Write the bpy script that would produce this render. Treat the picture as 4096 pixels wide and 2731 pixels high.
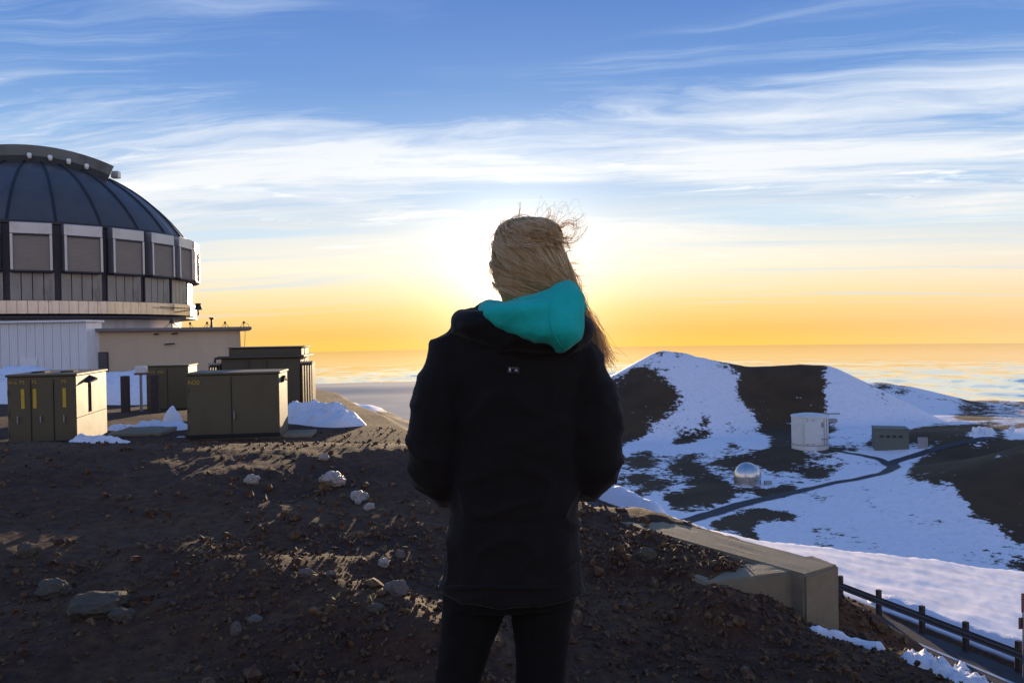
import bpy, bmesh, math, random
import numpy as np
from mathutils import Vector, Matrix, noise as mnoise

random.seed(7); rng = np.random.default_rng(7)
for o in list(bpy.data.objects): bpy.data.objects.remove(o)
scn = bpy.context.scene
COL = scn.collection
R = math.radians

# ------------------------------------------------------------------ camera
F = 3184.0                      # focal length in photo pixels (4096 wide) = 28 mm on 36 mm
CAM = Vector((0, 0, 1.5))
PITCH = math.atan((1365.5 - 1326) / F)          # looking very slightly down
cd = bpy.data.cameras.new('camera'); cam = bpy.data.objects.new('camera', cd); COL.objects.link(cam)
cd.sensor_width = 36; cd.lens = F * 36 / 4096; cd.clip_start = 0.05; cd.clip_end = 400000
ROLL = R(.92)                   # the photograph is not quite level: its horizon climbs to the right
cam.matrix_world = Matrix.Translation(CAM) @ Matrix.Rotation(math.pi / 2 - PITCH, 4, 'X') @ Matrix.Rotation(-ROLL, 4, 'Z')
scn.camera = cam
CP, SP = math.cos(PITCH), math.sin(PITCH); CR, SR = math.cos(ROLL), math.sin(ROLL); TILT = math.tan(ROLL)

def ray(px, py):
    a = (px - 2048) / F; b = (1365.5 - py) / F; u = a * CR + b * SR; v = -a * SR + b * CR
    return Vector((u, CP + v * SP, -SP + v * CP))
def at(px, py, Y):              # the point on a pixel's sight line at distance Y north of the camera
    d = ray(px, py); return CAM + d * (Y / d.y)
def proj(x, y, z):
    dz = z - CAM.z
    fw = y * CP - dz * SP; up = y * SP + dz * CP
    fw = np.where(fw < .01, .01, fw)
    u = x / fw; v = up / fw
    return 2048 + F * (u * CR - v * SR), 1365.5 - F * (u * SR + v * CR)

# ------------------------------------------------------------------ node expression helper
class NT:
    def __init__(s, tree): s.t = tree
    def n(s, kind, **kw):
        nd = s.t.nodes.new(kind)
        for k, v in kw.items(): setattr(nd, k, v)
        return nd
    def put(s, sock, v):
        if hasattr(v, 'links'): s.t.links.new(v, sock)
        else: sock.default_value = v
    def m(s, op, a, b=None, c=None, clamp=False):
        nd = s.n('ShaderNodeMath', operation=op, use_clamp=clamp)
        s.put(nd.inputs[0], a)
        if b is not None: s.put(nd.inputs[1], b)
        if c is not None: s.put(nd.inputs[2], c)
        return nd.outputs[0]
    def vm(s, op, a, b=None):
        nd = s.n('ShaderNodeVectorMath', operation=op)
        s.put(nd.inputs[0], a)
        if b is not None: s.put(nd.inputs[1], b)
        return nd.outputs['Value'] if op in ('DOT_PRODUCT', 'LENGTH') else nd.outputs[0]
    def mix(s, f, a, b, kind='MIX'):
        nd = s.n('ShaderNodeMix', data_type='RGBA', blend_type=kind)
        s.put(nd.inputs[0], f); s.put(nd.inputs[6], a); s.put(nd.inputs[7], b)
        return nd.outputs[2]
    def ramp(s, f, stops, interp='LINEAR'):
        nd = s.n('ShaderNodeValToRGB'); cr = nd.color_ramp; cr.interpolation = interp
        while len(cr.elements) < len(stops): cr.elements.new(.5)
        for e, (p, c) in zip(cr.elements, stops):
            e.position = p; e.color = (c, c, c, 1) if not hasattr(c, '__len__') else (*c, 1)
        s.put(nd.inputs[0], f); return nd.outputs[0]
    def sm(s, v, a, b):
        nd = s.n('ShaderNodeMapRange', interpolation_type='SMOOTHSTEP')
        s.put(nd.inputs[0], v); nd.inputs[1].default_value = a; nd.inputs[2].default_value = b
        return nd.outputs[0]
    def noise(s, vec, scale, detail=4, rough=.55, dist=0.):
        nd = s.n('ShaderNodeTexNoise'); s.put(nd.inputs['Vector'], vec)
        nd.inputs['Scale'].default_value = scale; nd.inputs['Detail'].default_value = detail
        nd.inputs['Roughness'].default_value = rough; nd.inputs['Distortion'].default_value = dist
        return nd.outputs[0]
    def map(s, vec, scale=(1, 1, 1), rot=(0, 0, 0), loc=(0, 0, 0)):
        nd = s.n('ShaderNodeMapping'); s.put(nd.inputs[0], vec)
        nd.inputs['Scale'].default_value = scale; nd.inputs['Rotation'].default_value = rot
        nd.inputs['Location'].default_value = loc
        return nd.outputs[0]
    def sep(s, v):
        nd = s.n('ShaderNodeSeparateXYZ'); s.put(nd.inputs[0], v); return nd.outputs
    def comb(s, x, y, z):
        nd = s.n('ShaderNodeCombineXYZ')
        for i, v in enumerate((x, y, z)): s.put(nd.inputs[i], v)
        return nd.outputs[0]

# ------------------------------------------------------------------ sky
SKY_A, SKY_B = .2, 12.4
SUNV = (at(2062, 1118, 1.0) - CAM).normalized()
SUN_EL = math.asin(SUNV.z)
w = bpy.data.worlds.new('World'); scn.world = w; w.use_nodes = True
w.node_tree.nodes.clear(); T = NT(w.node_tree)
tc = T.n('ShaderNodeTexCoord').outputs['Generated']
dx, dy, dz = T.sep(tc)
elev = T.m('MULTIPLY', T.m('ARCSINE', T.m('MAXIMUM', T.m('MINIMUM', dz, 1.), -1.)), 180 / math.pi)
cosang = T.vm('DOT_PRODUCT', tc, tuple(SUNV))
ang = T.m('MULTIPLY', T.m('ARCCOSINE', T.m('MAXIMUM', T.m('MINIMUM', cosang, 1.), -1.)), 180 / math.pi)
e01 = T.m('DIVIDE', T.m('ADD', elev, 10.), 100., clamp=True)
def E(deg): return (deg + 10) / 100
def K(stops, k=.755): return [(p, tuple(v * k for v in c)) for p, c in stops]
sunward = T.ramp(e01, K([(0, (.55, .36, .14)), (E(-2), (.98, .60, .12)), (E(-1), (1.0, .61, .10)), (E(0), (.97, .56, .13)), (E(1.5), (1.0, .68, .24)),
    (E(2.8), (1.0, .80, .46)), (E(4.5), (1.0, .90, .70)), (E(6.5), (.84, .84, .80)), (E(9.5), (.52, .66, .84)), (E(13), (.29, .47, .78)),
    (E(17), (.165, .33, .68)), (E(23), (.10, .23, .59)), (E(40), (.08, .19, .50)), (E(90), (.055, .145, .42))]))
antisun_fill = T.ramp(e01, [(0, (.30, .26, .28)), (E(-1), (.50, .42, .42)), (E(3), (.70, .55, .52)), (E(9), (.58, .54, .60)),
    (E(20), (.28, .36, .58)), (E(40), (.10, .21, .50)), (E(90), (.055, .145, .42))])  # unseen sky behind the camera, brightened and warmed as added front fill
side = T.ramp(e01, K([(0, (.42, .30, .20)), (E(-1.2), (1.0, .68, .32)), (E(0), (.98, .62, .31)), (E(1.5), (1.0, .72, .42)), (E(3), (.96, .79, .60)), (E(4.75), (.80, .79, .74)),
    (E(6.5), (.62, .73, .82)), (E(9.5), (.40, .58, .82)), (E(13), (.25, .44, .76)), (E(17), (.155, .32, .67)), (E(23), (.10, .23, .58)),
    (E(40), (.08, .19, .50)), (E(90), (.055, .145, .42))]))
base = T.mix(T.sm(ang, 12., 42.), sunward, side)
base = T.mix(T.sm(ang, 60., 140.), base, antisun_fill)
# a high veil of cirrus on a flat layer overhead, seen in perspective
den = T.m('ADD', T.m('MAXIMUM', dz, 0.), .075)
P = T.comb(T.m('DIVIDE', dx, den), T.m('DIVIDE', dy, den), 0.)
P = T.map(P, rot=(0, 0, R(7)))
warp = T.n('ShaderNodeTexNoise'); T.put(warp.inputs['Vector'], T.map(P, (.5, 1.0, 1))); warp.inputs['Scale'].default_value = 1.1; warp.inputs['Detail'].default_value = 4
Pw = T.vm('ADD', P, T.vm('MULTIPLY', T.vm('SUBTRACT', warp.outputs['Color'], (.5, .5, .5)), (1.9, .75, 0)))
big = T.noise(T.map(Pw, (.34, .95, 1), loc=(SKY_A, SKY_B, 0)), 1.0, 3, .5)            # where the veil is thick
c1 = T.noise(T.map(Pw, (.62, 2.3, 1), loc=(3.1, 4.4, 0)), 1.0, 8, .60)               # soft banks
c2 = T.noise(T.map(Pw, (1.5, 8.0, 1), loc=(1.7, 8.2, 0)), 1.0, 8, .66)               # combed fibres
cl = T.m('ADD', T.m('MULTIPLY', big, .95), T.m('ADD', T.m('MULTIPLY', c1, .70), T.m('MULTIPLY', c2, .40)))
cover = T.ramp(e01, [(E(-1), .0), (E(1.0), .25), (E(4), .50), (E(7), .66), (E(11), .74), (E(14.5), .66), (E(17), .48), (E(22), .34), (E(40), .22), (E(60), .18)])
thr = T.m('SUBTRACT', 1.345, T.m('MULTIPLY', cover, .55))
dens = T.m('MULTIPLY', T.m('SUBTRACT', cl, thr), 4.0, clamp=True)
dens = T.m('MULTIPLY', dens, T.sm(elev, .3, 3.0))
ccol = T.ramp(e01, K([(E(0), (1.0, .70, .34)), (E(2.5), (1.0, .84, .55)), (E(5), (1.0, .94, .80)), (E(8), (.98, .97, .95)), (E(12), (.92, .95, .98)), (E(18), (.66, .78, .95)), (E(30), (.50, .64, .90))], .735))
ccol = T.mix(T.sm(ang, 60., 140.), ccol, (.82, .70, .66, 1))  # cloud behind the camera turned pale and warm for the same added fill
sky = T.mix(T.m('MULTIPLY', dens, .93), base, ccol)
c4 = T.noise(T.map(Pw, (.55, 4.6, 1), rot=(0, 0, R(5)), loc=(7.7, 1.2, 0)), 1.0, 9, .68)
c5 = T.noise(T.map(P, (.8, 1.1, 1), loc=(2.2, 5.2, 0)), .8, 3, .5)
fib = T.m('MULTIPLY', T.m('MULTIPLY', T.sm(c4, .46, .74), T.sm(c5, .34, .62)), T.ramp(e01, [(E(5), 0), (E(9), .5), (E(14), .62), (E(22), .50), (E(40), .25), (E(70), .1)]))
sky = T.mix(fib, sky, ccol)
puff = T.noise(T.map(Pw, (1.0, 1.9, 1), loc=(4.4, 9.6, 0)), 1.25, 8, .62)
pd = T.m('MULTIPLY', T.sm(puff, .56, .70), T.ramp(e01, [(E(4), 0), (E(6.5), .8), (E(11), .85), (E(14), .4), (E(17), 0)]))
sky = T.mix(pd, sky, (.82, .82, .81, 1))
# grey undersides of thicker streaks low in the sky
g = T.noise(T.map(Pw, (.12, 1.25, 1), loc=(9., 2.1, 0)), 1.3, 6, .62)
gd = T.m('MULTIPLY', T.m('MULTIPLY', T.sm(g, .50, .66), T.ramp(e01, [(E(.5), 0), (E(1.6), .40), (E(5), .66), (E(8), .66), (E(12), .35), (E(15), 0)])), T.sm(ang, 6., 18.))
sky = T.mix(gd, sky, (.42, .56, .68, 1))
# the aureole round the sun
def gl(k, amp, pw=1.0):
    return T.m('MULTIPLY', T.m('EXPONENT', T.m('MULTIPLY', T.m('POWER', T.m('DIVIDE', ang, k), pw), -1.)), amp)
def scale(col, f):
    nd = T.n('ShaderNodeVectorMath', operation='SCALE'); T.put(nd.inputs[0], col); T.put(nd.inputs['Scale'], f); return nd.outputs[0]
sky = T.vm('ADD', sky, scale((1.0, .93, .74), gl(3.0, 1.25, 1.15)))
sky = T.vm('ADD', sky, scale((1.0, .84, .50), gl(11., .08, 1.3)))
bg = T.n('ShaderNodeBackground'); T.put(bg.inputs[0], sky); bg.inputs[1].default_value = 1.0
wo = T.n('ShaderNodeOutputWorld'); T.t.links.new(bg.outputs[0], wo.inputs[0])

# ------------------------------------------------------------------ sun
sl = bpy.data.lights.new('sun', 'SUN'); so = bpy.data.objects.new('sun', sl); COL.objects.link(so)
sl.energy = 5.0; sl.angle = R(.6); sl.color = (1.0, .74, .46)
so.rotation_euler = (-SUNV).to_track_quat('-Z', 'Y').to_euler(); so.location = (0, 30, 40)

vs = scn.view_settings
vs.view_transform = 'Standard'; vs.look = 'None'; vs.exposure = 0.48; vs.gamma = 1.0; vs.use_curve_mapping = False
scn.render.engine = 'CYCLES'
scn.cycles.use_denoising = True
scn.cycles.max_bounces = 8; scn.cycles.sample_clamp_indirect = 6

# ------------------------------------------------------------------ object helpers
def tag(o, label=None, cat=None, group=None, kind=None):
    if label: o['label'] = label
    if cat: o['category'] = cat
    if group: o['group'] = group
    if kind: o['kind'] = kind
    return o
def link(name, me, mat=None, parent=None, loc=None, rot=None):
    o = bpy.data.objects.new(name, me); COL.objects.link(o)
    if mat is not None and me is not None and len(me.materials) == 0: me.materials.append(mat)
    if parent is not None: o.parent = parent
    if loc is not None: o.location = loc
    if rot is not None: o.rotation_euler = rot
    return o
def empty(name, loc, rz=0, label=None, cat=None, group=None):
    o = bpy.data.objects.new(name, None); COL.objects.link(o)
    o.location = loc; o.rotation_euler = (0, 0, rz); o.empty_display_size = .2
    return tag(o, label, cat, group)

class MB:
    def __init__(s): s.v = []; s.f = []
    def add(s, vs_, fs_):
        k = len(s.v); s.v += [tuple(v) for v in vs_]; s.f += [tuple(i + k for i in f) for f in fs_]; return s
    def box(s, c, d, rz=0., M=None, bev=0.0):
        c = Vector(c); hx, hy, hz = d[0] / 2, d[1] / 2, d[2] / 2
        rot = Matrix.Rotation(rz, 3, 'Z')
        if bev <= 0:
            vv = [Vector((sx * hx, sy * hy, sz * hz)) for sz in (-1, 1) for sy in (-1, 1) for sx in (-1, 1)]
            ff = [(0, 2, 3, 1), (4, 5, 7, 6), (0, 1, 5, 4), (2, 6, 7, 3), (0, 4, 6, 2), (1, 3, 7, 5)]
        else:
            bm = bmesh.new(); bmesh.ops.create_cube(bm, size=1)
            for q in bm.verts: q.co = Vector((q.co.x * 2 * hx, q.co.y * 2 * hy, q.co.z * 2 * hz))
            bmesh.ops.bevel(bm, geom=bm.edges[:], offset=bev, segments=1, affect='EDGES')
            bm.verts.index_update()
            vv = [q.co.copy() for q in bm.verts]; ff = [tuple(q.index for q in f.verts) for f in bm.faces]; bm.free()
        vv = [rot @ q + c for q in vv]
        if M is not None: vv = [M @ q for q in vv]
        return s.add(vv, ff)
    def tube(s, pts, r, n=8, cap=True):
        pts = [Vector(p) for p in pts]; k = len(pts)
        rr = r if hasattr(r, '__len__') else [r] * k
        vv = []; up = None
        for i, p in enumerate(pts):
            t = (pts[min(i + 1, k - 1)] - pts[max(i - 1, 0)]).normalized()
            if up is None:
                up = Vector((0, 0, 1)) if abs(t.z) < .9 else Vector((0, 1, 0))
            a = t.cross(up)
            if a.length < 1e-5: a = t.cross(Vector((1, 0, 0)))
            a.normalize(); b = a.cross(t).normalized(); up = b
            for j in range(n):
                q = 2 * math.pi * j / n
                vv.append(p + (a * math.cos(q) + b * math.sin(q)) * rr[i])
        ff = [(i * n + j, i * n + (j + 1) % n, (i + 1) * n + (j + 1) % n, (i + 1) * n + j) for i in range(k - 1) for j in range(n)]
        if cap: ff += [tuple(range(n))[::-1], tuple(range((k - 1) * n, k * n))]
        return s.add(vv, ff)
    def lathe(s, prof, n=32, c=(0, 0, 0), a0=0., a1=2 * math.pi):
        full = abs(a1 - a0 - 2 * math.pi) < 1e-6; m = n if full else n + 1
        vv = []; c = Vector(c)
        for (r, z) in prof:
            for j in range(m):
                q = a0 + (a1 - a0) * j / n
                vv.append(c + Vector((r * math.cos(q), r * math.sin(q), z)))
        ff = []
        for i in range(len(prof) - 1):
            for j in range(n):
                j2 = (j + 1) % m
                ff.append((i * m + j, i * m + j2, (i + 1) * m + j2, (i + 1) * m + j))
        return s.add(vv, ff)
    def me(s, name='mesh', smooth=False):
        m = bpy.data.meshes.new(name); m.from_pydata(s.v, [], s.f); m.update()
        if smooth: m.polygons.foreach_set('use_smooth', [True] * len(m.polygons))
        return m
    def build(s, name, mat, parent=None, loc=None, rot=None, smooth=False):
        return link(name, s.me(name, smooth), mat, parent, loc, rot)

def mesh_np(name, V, Fq, smooth=True):
    me = bpy.data.meshes.new(name); V = np.asarray(V, 'f4'); Fq = np.asarray(Fq, 'i4')
    k = Fq.shape[1]
    me.vertices.add(len(V)); me.vertices.foreach_set('co', V.ravel())
    me.loops.add(Fq.size); me.loops.foreach_set('vertex_index', Fq.ravel())
    me.polygons.add(len(Fq)); me.polygons.foreach_set('loop_start', np.arange(0, Fq.size, k, dtype='i4'))
    me.polygons.foreach_set('use_smooth', np.full(len(Fq), smooth))
    me.update(calc_edges=True); me.validate()
    return me

# value noise ------------------------------------------------------
def _h(ix, iy, s):
    n = (ix.astype(np.int64) * 374761393 + iy.astype(np.int64) * 668265263 + s * 974711) & 0x7fffffff
    n = ((n ^ (n >> 13)) * 1274126177) & 0x7fffffff
    n = n ^ (n >> 16)
    return (n & 0xffff) / 65535.0
def vn(x, y, s=0):
    x = np.asarray(x, float); y = np.asarray(y, float)
    ix = np.floor(x); iy = np.floor(y); fx = x - ix; fy = y - iy
    fx = fx * fx * (3 - 2 * fx); fy = fy * fy * (3 - 2 * fy)
    a = _h(ix, iy, s); b = _h(ix + 1, iy, s); c = _h(ix, iy + 1, s); d = _h(ix + 1, iy + 1, s)
    return (a + (b - a) * fx) * (1 - fy) + (c + (d - c) * fx) * fy
def fbm(x, y, s=0, o=4, g=.5):
    t = 0; a = 1; n = 0
    for i in range(o):
        t = t + a * (vn(x * 2 ** i + 17.3 * i, y * 2 ** i - 9.1 * i, s + i) - .5); n += a; a *= g
    return t / n * 2          # about -1..1
def sst(v, a, b):
    t = np.clip((v - a) / (b - a), 0, 1); return t * t * (3 - 2 * t)
def smax(a, b, k):
    h = np.clip(.5 + .5 * (a - b) / k, 0, 1); return b + (a - b) * h + k * h * (1 - h)

# ------------------------------------------------------------------ materials
def mat(name):
    m = bpy.data.materials.new(name); m.use_nodes = True; m.node_tree.nodes.clear()
    t = NT(m.node_tree); out = t.n('ShaderNodeOutputMaterial'); return m, t, out
def pbr(name, col, rough=.6, metal=0., var=.12, vscale=3., bump=0., bscale=40., spec=.5, dirt=None, dscale=1.2, damt=.5, streak=False, tint=None):
    m, t, out = mat(name)
    co = t.n('ShaderNodeTexCoord').outputs['Object']
    b = t.n('ShaderNodeBsdfPrincipled')
    n1 = t.noise(t.map(co, (1, 1, .25) if streak else (1, 1, 1)), vscale, 5, .6)
    lo = tuple(max(0, c * (1 - var * 1.6)) for c in col) + (1,); hi = tuple(c * (1 + var * 1.6) for c in col) + (1,)
    c = t.mix(n1, lo, hi)
    if dirt:
        d = t.sm(t.noise(t.map(co, (1, 1, .3) if streak else (1, 1, 1)), dscale, 6, .65), .48, .70)
        c = t.mix(t.m('MULTIPLY', d, damt), c, (*dirt, 1))
    t.put(b.inputs['Base Color'], c)
    t.put(b.inputs['Roughness'], t.m('ADD', rough - .08, t.m('MULTIPLY', t.noise(co, vscale * 2.3, 3), .16)))
    b.inputs['Metallic'].default_value = metal
    b.inputs['Specular IOR Level'].default_value = spec
    if bump > 0:
        bn = t.n('ShaderNodeBump'); bn.inputs['Strength'].default_value = bump; bn.inputs['Distance'].default_value = .02
        t.put(bn.inputs['Height'], t.noise(co, bscale, 5, .65)); t.t.links.new(bn.outputs[0], b.inputs['Normal'])
    t.t.links.new(b.outputs[0], out.inputs[0])
    return m

def ground_material():
    m, t, out = mat('volcanic_ground')
    geo = t.n('ShaderNodeNewGeometry'); co = geo.outputs['Position']
    at_ = t.n('ShaderNodeAttribute', attribute_name='snow').outputs['Fac']
    near = t.n('ShaderNodeAttribute', attribute_name='near').outputs['Fac']   # 1 close to the camera, 0 far: picks the grain size
    # rock
    nf = t.noise(co, .02, 6, .6); nm = t.noise(co, .5, 6, .62); nn = t.noise(co, 9., 6, .68); nw = t.noise(co, 60., 3, .6)
    rock_far = t.ramp(nf, [(.3, (.048, .028, .014)), (.6, (.085, .050, .022)), (.8, (.062, .040, .020))])
    rock_near = t.ramp(t.m('ADD', t.m('MULTIPLY', nm, .45), t.m('MULTIPLY', nn, .55)), [(.36, (.024, .009, .005)), (.5, (.070, .029, .012)), (.62, (.115, .056, .019)), (.75, (.19, .105, .042))])
    rock = t.mix(near, rock_far, rock_near)
    # snow: wind-worn edges
    pz = t.map(co, (1, 1, 2.2))
    s1 = t.noise(pz, .035, 8, .68); s2 = t.noise(pz, .22, 6, .68)
    edge = t.m('ADD', t.m('MULTIPLY', t.m('SUBTRACT', s1, .5), 1.9), t.m('MULTIPLY', t.m('SUBTRACT', s2, .5), 1.5))
    edge = t.m('MULTIPLY', edge, t.m('SUBTRACT', 1., near))
    sn = t.sm(t.m('ADD', at_, edge), .42, .58)
    # thin, dirty snow where pebbles poke through
    pv = t.noise(co, .25, 6, .7)
    snow = t.mix(t.sm(pv, .40, .7), (.90, .86, .86, 1), (.79, .75, .75, 1))
    b = t.n('ShaderNodeBsdfPrincipled')
    t.put(b.inputs['Base Color'], t.mix(sn, rock, snow))
    t.put(b.inputs['Roughness'], t.m('ADD', .92, t.m('MULTIPLY', sn, -.25)))
    b.inputs['Specular IOR Level'].default_value = .3
    bn = t.n('ShaderNodeBump'); bn.inputs['Strength'].default_value = .8; bn.inputs['Distance'].default_value = .03
    sastr = t.noise(t.map(co, (1.4, .28, 1), rot=(0, 0, R(52))), 1.6, 5, .62)
    hgt = t.m('ADD', t.m('MULTIPLY', t.m('MULTIPLY', nn, t.m('SUBTRACT', 1., sn)), near), t.m('MULTIPLY', t.m('MULTIPLY', sastr, sn), 1.6))
    t.put(bn.inputs['Height'], hgt); t.t.links.new(bn.outputs[0], b.inputs['Normal'])
    t.t.links.new(b.outputs[0], out.inputs[0])
    return m

def snow_material():
    m, t, out = mat('piled_snow')
    co = t.n('ShaderNodeNewGeometry').outputs['Position']
    b = t.n('ShaderNodeBsdfPrincipled')
    d = t.sm(t.noise(co, 5., 7, .7), .55, .78)
    t.put(b.inputs['Base Color'], t.mix(t.m('MULTIPLY', d, .75), (.84, .82, .84, 1), (.20, .16, .14, 1)))
    b.inputs['Roughness'].default_value = .6
    b.inputs['Subsurface Weight'].default_value = .25; b.inputs['Subsurface Radius'].default_value = (.05, .06, .08)
    bn = t.n('ShaderNodeBump'); bn.inputs['Strength'].default_value = .7; bn.inputs['Distance'].default_value = .05
    t.put(bn.inputs['Height'], t.noise(co, 14., 6, .65)); t.t.links.new(bn.outputs[0], b.inputs['Normal'])
    t.t.links.new(b.outputs[0], out.inputs[0]); return m

def stone_material():
    m, t, out = mat('cinder_stone')
    co = t.n('ShaderNodeNewGeometry').outputs['Position']
    b = t.n('ShaderNodeBsdfPrincipled')
    n = t.noise(co, 23., 4, .6); n2 = t.noise(co, 3.1, 4, .6)
    c = t.ramp(t.m('ADD', t.m('MULTIPLY', n, .7), t.m('MULTIPLY', n2, .3)), [(.34, (.028, .012, .007)), (.48, (.075, .033, .014)), (.58, (.14, .075, .027)), (.68, (.23, .145, .075)), (.8, (.38, .28, .18))])
    t.put(b.inputs['Base Color'], c); b.inputs['Roughness'].default_value = .8; b.inputs['Specular IOR Level'].default_value = .4
    bn = t.n('ShaderNodeBump'); bn.inputs['Strength'].default_value = .5; bn.inputs['Distance'].default_value = .004
    t.put(bn.inputs['Height'], t.noise(co, 220., 4, .65)); t.t.links.new(bn.outputs[0], b.inputs['Normal'])
    t.t.links.new(b.outputs[0], out.inputs[0]); return m

def fabric(name, col, tr=0., wscale=700., sheen=.2, fold=.0):
    m, t, out = mat(name)
    co = t.n('ShaderNodeTexCoord').outputs['Object']
    b = t.n('ShaderNodeBsdfPrincipled')
    n = t.noise(co, 16., 5, .6)
    c = t.mix(n, tuple(x * .72 for x in col) + (1,), tuple(x * 1.25 for x in col) + (1,))
    t.put(b.inputs['Base Color'], c); b.inputs['Roughness'].default_value = .85
    b.inputs['Specular IOR Level'].default_value = .15
    b.inputs['Sheen Weight'].default_value = sheen; b.inputs['Sheen Roughness'].default_value = .4
    bn = t.n('ShaderNodeBump'); bn.inputs['Strength'].default_value = .5; bn.inputs['Distance'].default_value = .004
    h = t.m('ADD', t.m('ADD', t.m('MULTIPLY', t.noise(co, wscale, 2, .5), .2), t.m('MULTIPLY', t.noise(t.map(co, (1, 1, .6), rot=(.4, .2, .7)), 60., 4, .6), .45)), t.m('MULTIPLY', t.noise(co, 20., 5, .65, .6), 1.6))
    t.put(bn.inputs['Height'], h); t.t.links.new(bn.outputs[0], b.inputs['Normal'])
    if tr > 0:
        tl = t.n('ShaderNodeBsdfTranslucent'); t.put(tl.inputs[0], c)
        mx = t.n('ShaderNodeMixShader'); mx.inputs[0].default_value = tr
        t.t.links.new(b.outputs[0], mx.inputs[1]); t.t.links.new(tl.outputs[0], mx.inputs[2]); t.t.links.new(mx.outputs[0], out.inputs[0])
    else: t.t.links.new(b.outputs[0], out.inputs[0])
    return m

def hair_material(name, c0, c1):
    m, t, out = mat(name)
    co = t.n('ShaderNodeTexCoord').outputs['Object']
    n = t.noise(t.map(co, (1, 1, .35)), 60., 4, .6)
    c = t.mix(t.sm(n, .35, .65), (*c0, 1), (*c1, 1))
    d = t.n('ShaderNodeBsdfDiffuse'); t.put(d.inputs[0], c)
    tl = t.n('ShaderNodeBsdfTranslucent'); t.put(tl.inputs[0], t.mix(1., c, (1., .74, .40, 1), 'MULTIPLY'))
    gl_ = t.n('ShaderNodeBsdfGlossy'); gl_.inputs[0].default_value = (1., .82, .55, 1); gl_.inputs['Roughness'].default_value = .38
    a = t.n('ShaderNodeMixShader'); a.inputs[0].default_value = .42
    t.t.links.new(d.outputs[0], a.inputs[1]); t.t.links.new(tl.outputs[0], a.inputs[2])
    b = t.n('ShaderNodeMixShader'); b.inputs[0].default_value = .12
    t.t.links.new(a.outputs[0], b.inputs[1]); t.t.links.new(gl_.outputs[0], b.inputs[2])
    t.t.links.new(b.outputs[0], out.inputs[0]); return m

def cloud_material():
    m, t, out = mat('cloud_tops')
    d = t.n('ShaderNodeBsdfDiffuse'); d.inputs[0].default_value = (.92, .92, .92, 1)
    tl = t.n('ShaderNodeBsdfTranslucent'); tl.inputs[0].default_value = (.95, .85, .68, 1)
    g_ = t.n('ShaderNodeBsdfGlossy'); g_.inputs[0].default_value = (1., .94, .80, 1); g_.inputs['Roughness'].default_value = .07  # warm near-mirror tint stands in for sunlight scattered through the cloud
    a = t.n('ShaderNodeMixShader'); a.inputs[0].default_value = .25
    t.t.links.new(d.outputs[0], a.inputs[1]); t.t.links.new(tl.outputs[0], a.inputs[2])
    b = t.n('ShaderNodeMixShader'); b.inputs[0].default_value = .92
    t.t.links.new(a.outputs[0], b.inputs[1]); t.t.links.new(g_.outputs[0], b.inputs[2])
    t.t.links.new(b.outputs[0], out.inputs[0]); return m

M = {}
M['ground'] = ground_material(); M['snow'] = snow_material(); M['stone'] = stone_material()
M['cloud'] = cloud_material()
M['asphalt'] = pbr('asphalt', (.050, .048, .050), .85, var=.25, vscale=2., bump=.4, bscale=90.)
M['line'] = pbr('road_paint', (.62, .60, .58), .7, var=.25, vscale=6.)
M['concrete'] = pbr('weathered_concrete', (.25, .195, .12), .9, var=.14, vscale=5., bump=.35, bscale=60., dirt=(.16, .13, .09), dscale=2.4, damt=.55)
M['wall_tan'] = pbr('tan_plaster_wall', (.60, .47, .32), .85, var=.10, vscale=.9, bump=.2, bscale=14., dirt=(.42, .33, .24), dscale=.5, damt=.5, streak=True)
M['roof'] = pbr('roof_edge', (.20, .18, .16), .7, var=.15)
M['white_metal'] = pbr('white_painted_cladding', (.82, .83, .84), .5, var=.06, vscale=.8, dirt=(.45, .42, .40), dscale=.7, damt=.35, streak=True)
M['dome'] = pbr('dark_dome_metal', (.125, .108, .092), .42, .5, var=.28, vscale=.45, bump=.08, bscale=3., dirt=(.06, .07, .09), dscale=.5, damt=.5, streak=True)
M['rib'] = pbr('dome_rib', (.035, .033, .036), .5, .4, var=.2)
M['alu'] = pbr('worn_aluminium', (.50, .49, .49), .40, .75, var=.14, vscale=1.1, dirt=(.25, .22, .20), dscale=.8, damt=.5, streak=True)
M['alu_mid'] = pbr('grey_drum_panel', (.25, .24, .225), .42, .6, var=.22, vscale=.9, dirt=(.10, .09, .085), dscale=.9, damt=.7, streak=True)
M['alu_low'] = pbr('reflection_mottled_skirt', (.52, .48, .44), .24, .92, var=.30, vscale=1.3, dirt=(.17, .14, .12), dscale=1.0, damt=.7, streak=True)  # mottling in the colour imitates the ground reflected in the skirt
M['shutter'] = pbr('tan_roller_shutter', (.30, .25, .20), .6, .1, var=.08, vscale=1.)
M['pier'] = pbr('dark_pier', (.045, .040, .050), .55, .3, var=.25, vscale=1.5)
M['arch'] = pbr('arch_girder', (.17, .17, .15), .6, .4, var=.15, vscale=.6, dirt=(.07, .065, .05), dscale=.7, damt=.6)
M['ringwall'] = pbr('ring_wall', (.66, .66, .70), .6, var=.10, vscale=.5, dirt=(.35, .33, .36), dscale=.6, damt=.5, streak=True)
M['lamp'] = pbr('lamp_glass', (.85, .84, .78), .4)
M['green'] = pbr('dark_green_enamel', (.085, .066, .026), .60, var=.14, vscale=2., spec=.75, dirt=(.05, .036, .018), dscale=2., damt=.6)
M['green2'] = pbr('transformer_enamel', (.050, .040, .018), .6, var=.2, vscale=2., spec=.7)
M['seam'] = pbr('panel_gap', (.012, .012, .010), .8)
M['yellow'] = pbr('yellow_marking', (.55, .36, .03), .6, var=.25, vscale=30.)
M['metal'] = pbr('galvanised_steel', (.30, .30, .31), .5, .7, var=.15)
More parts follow.
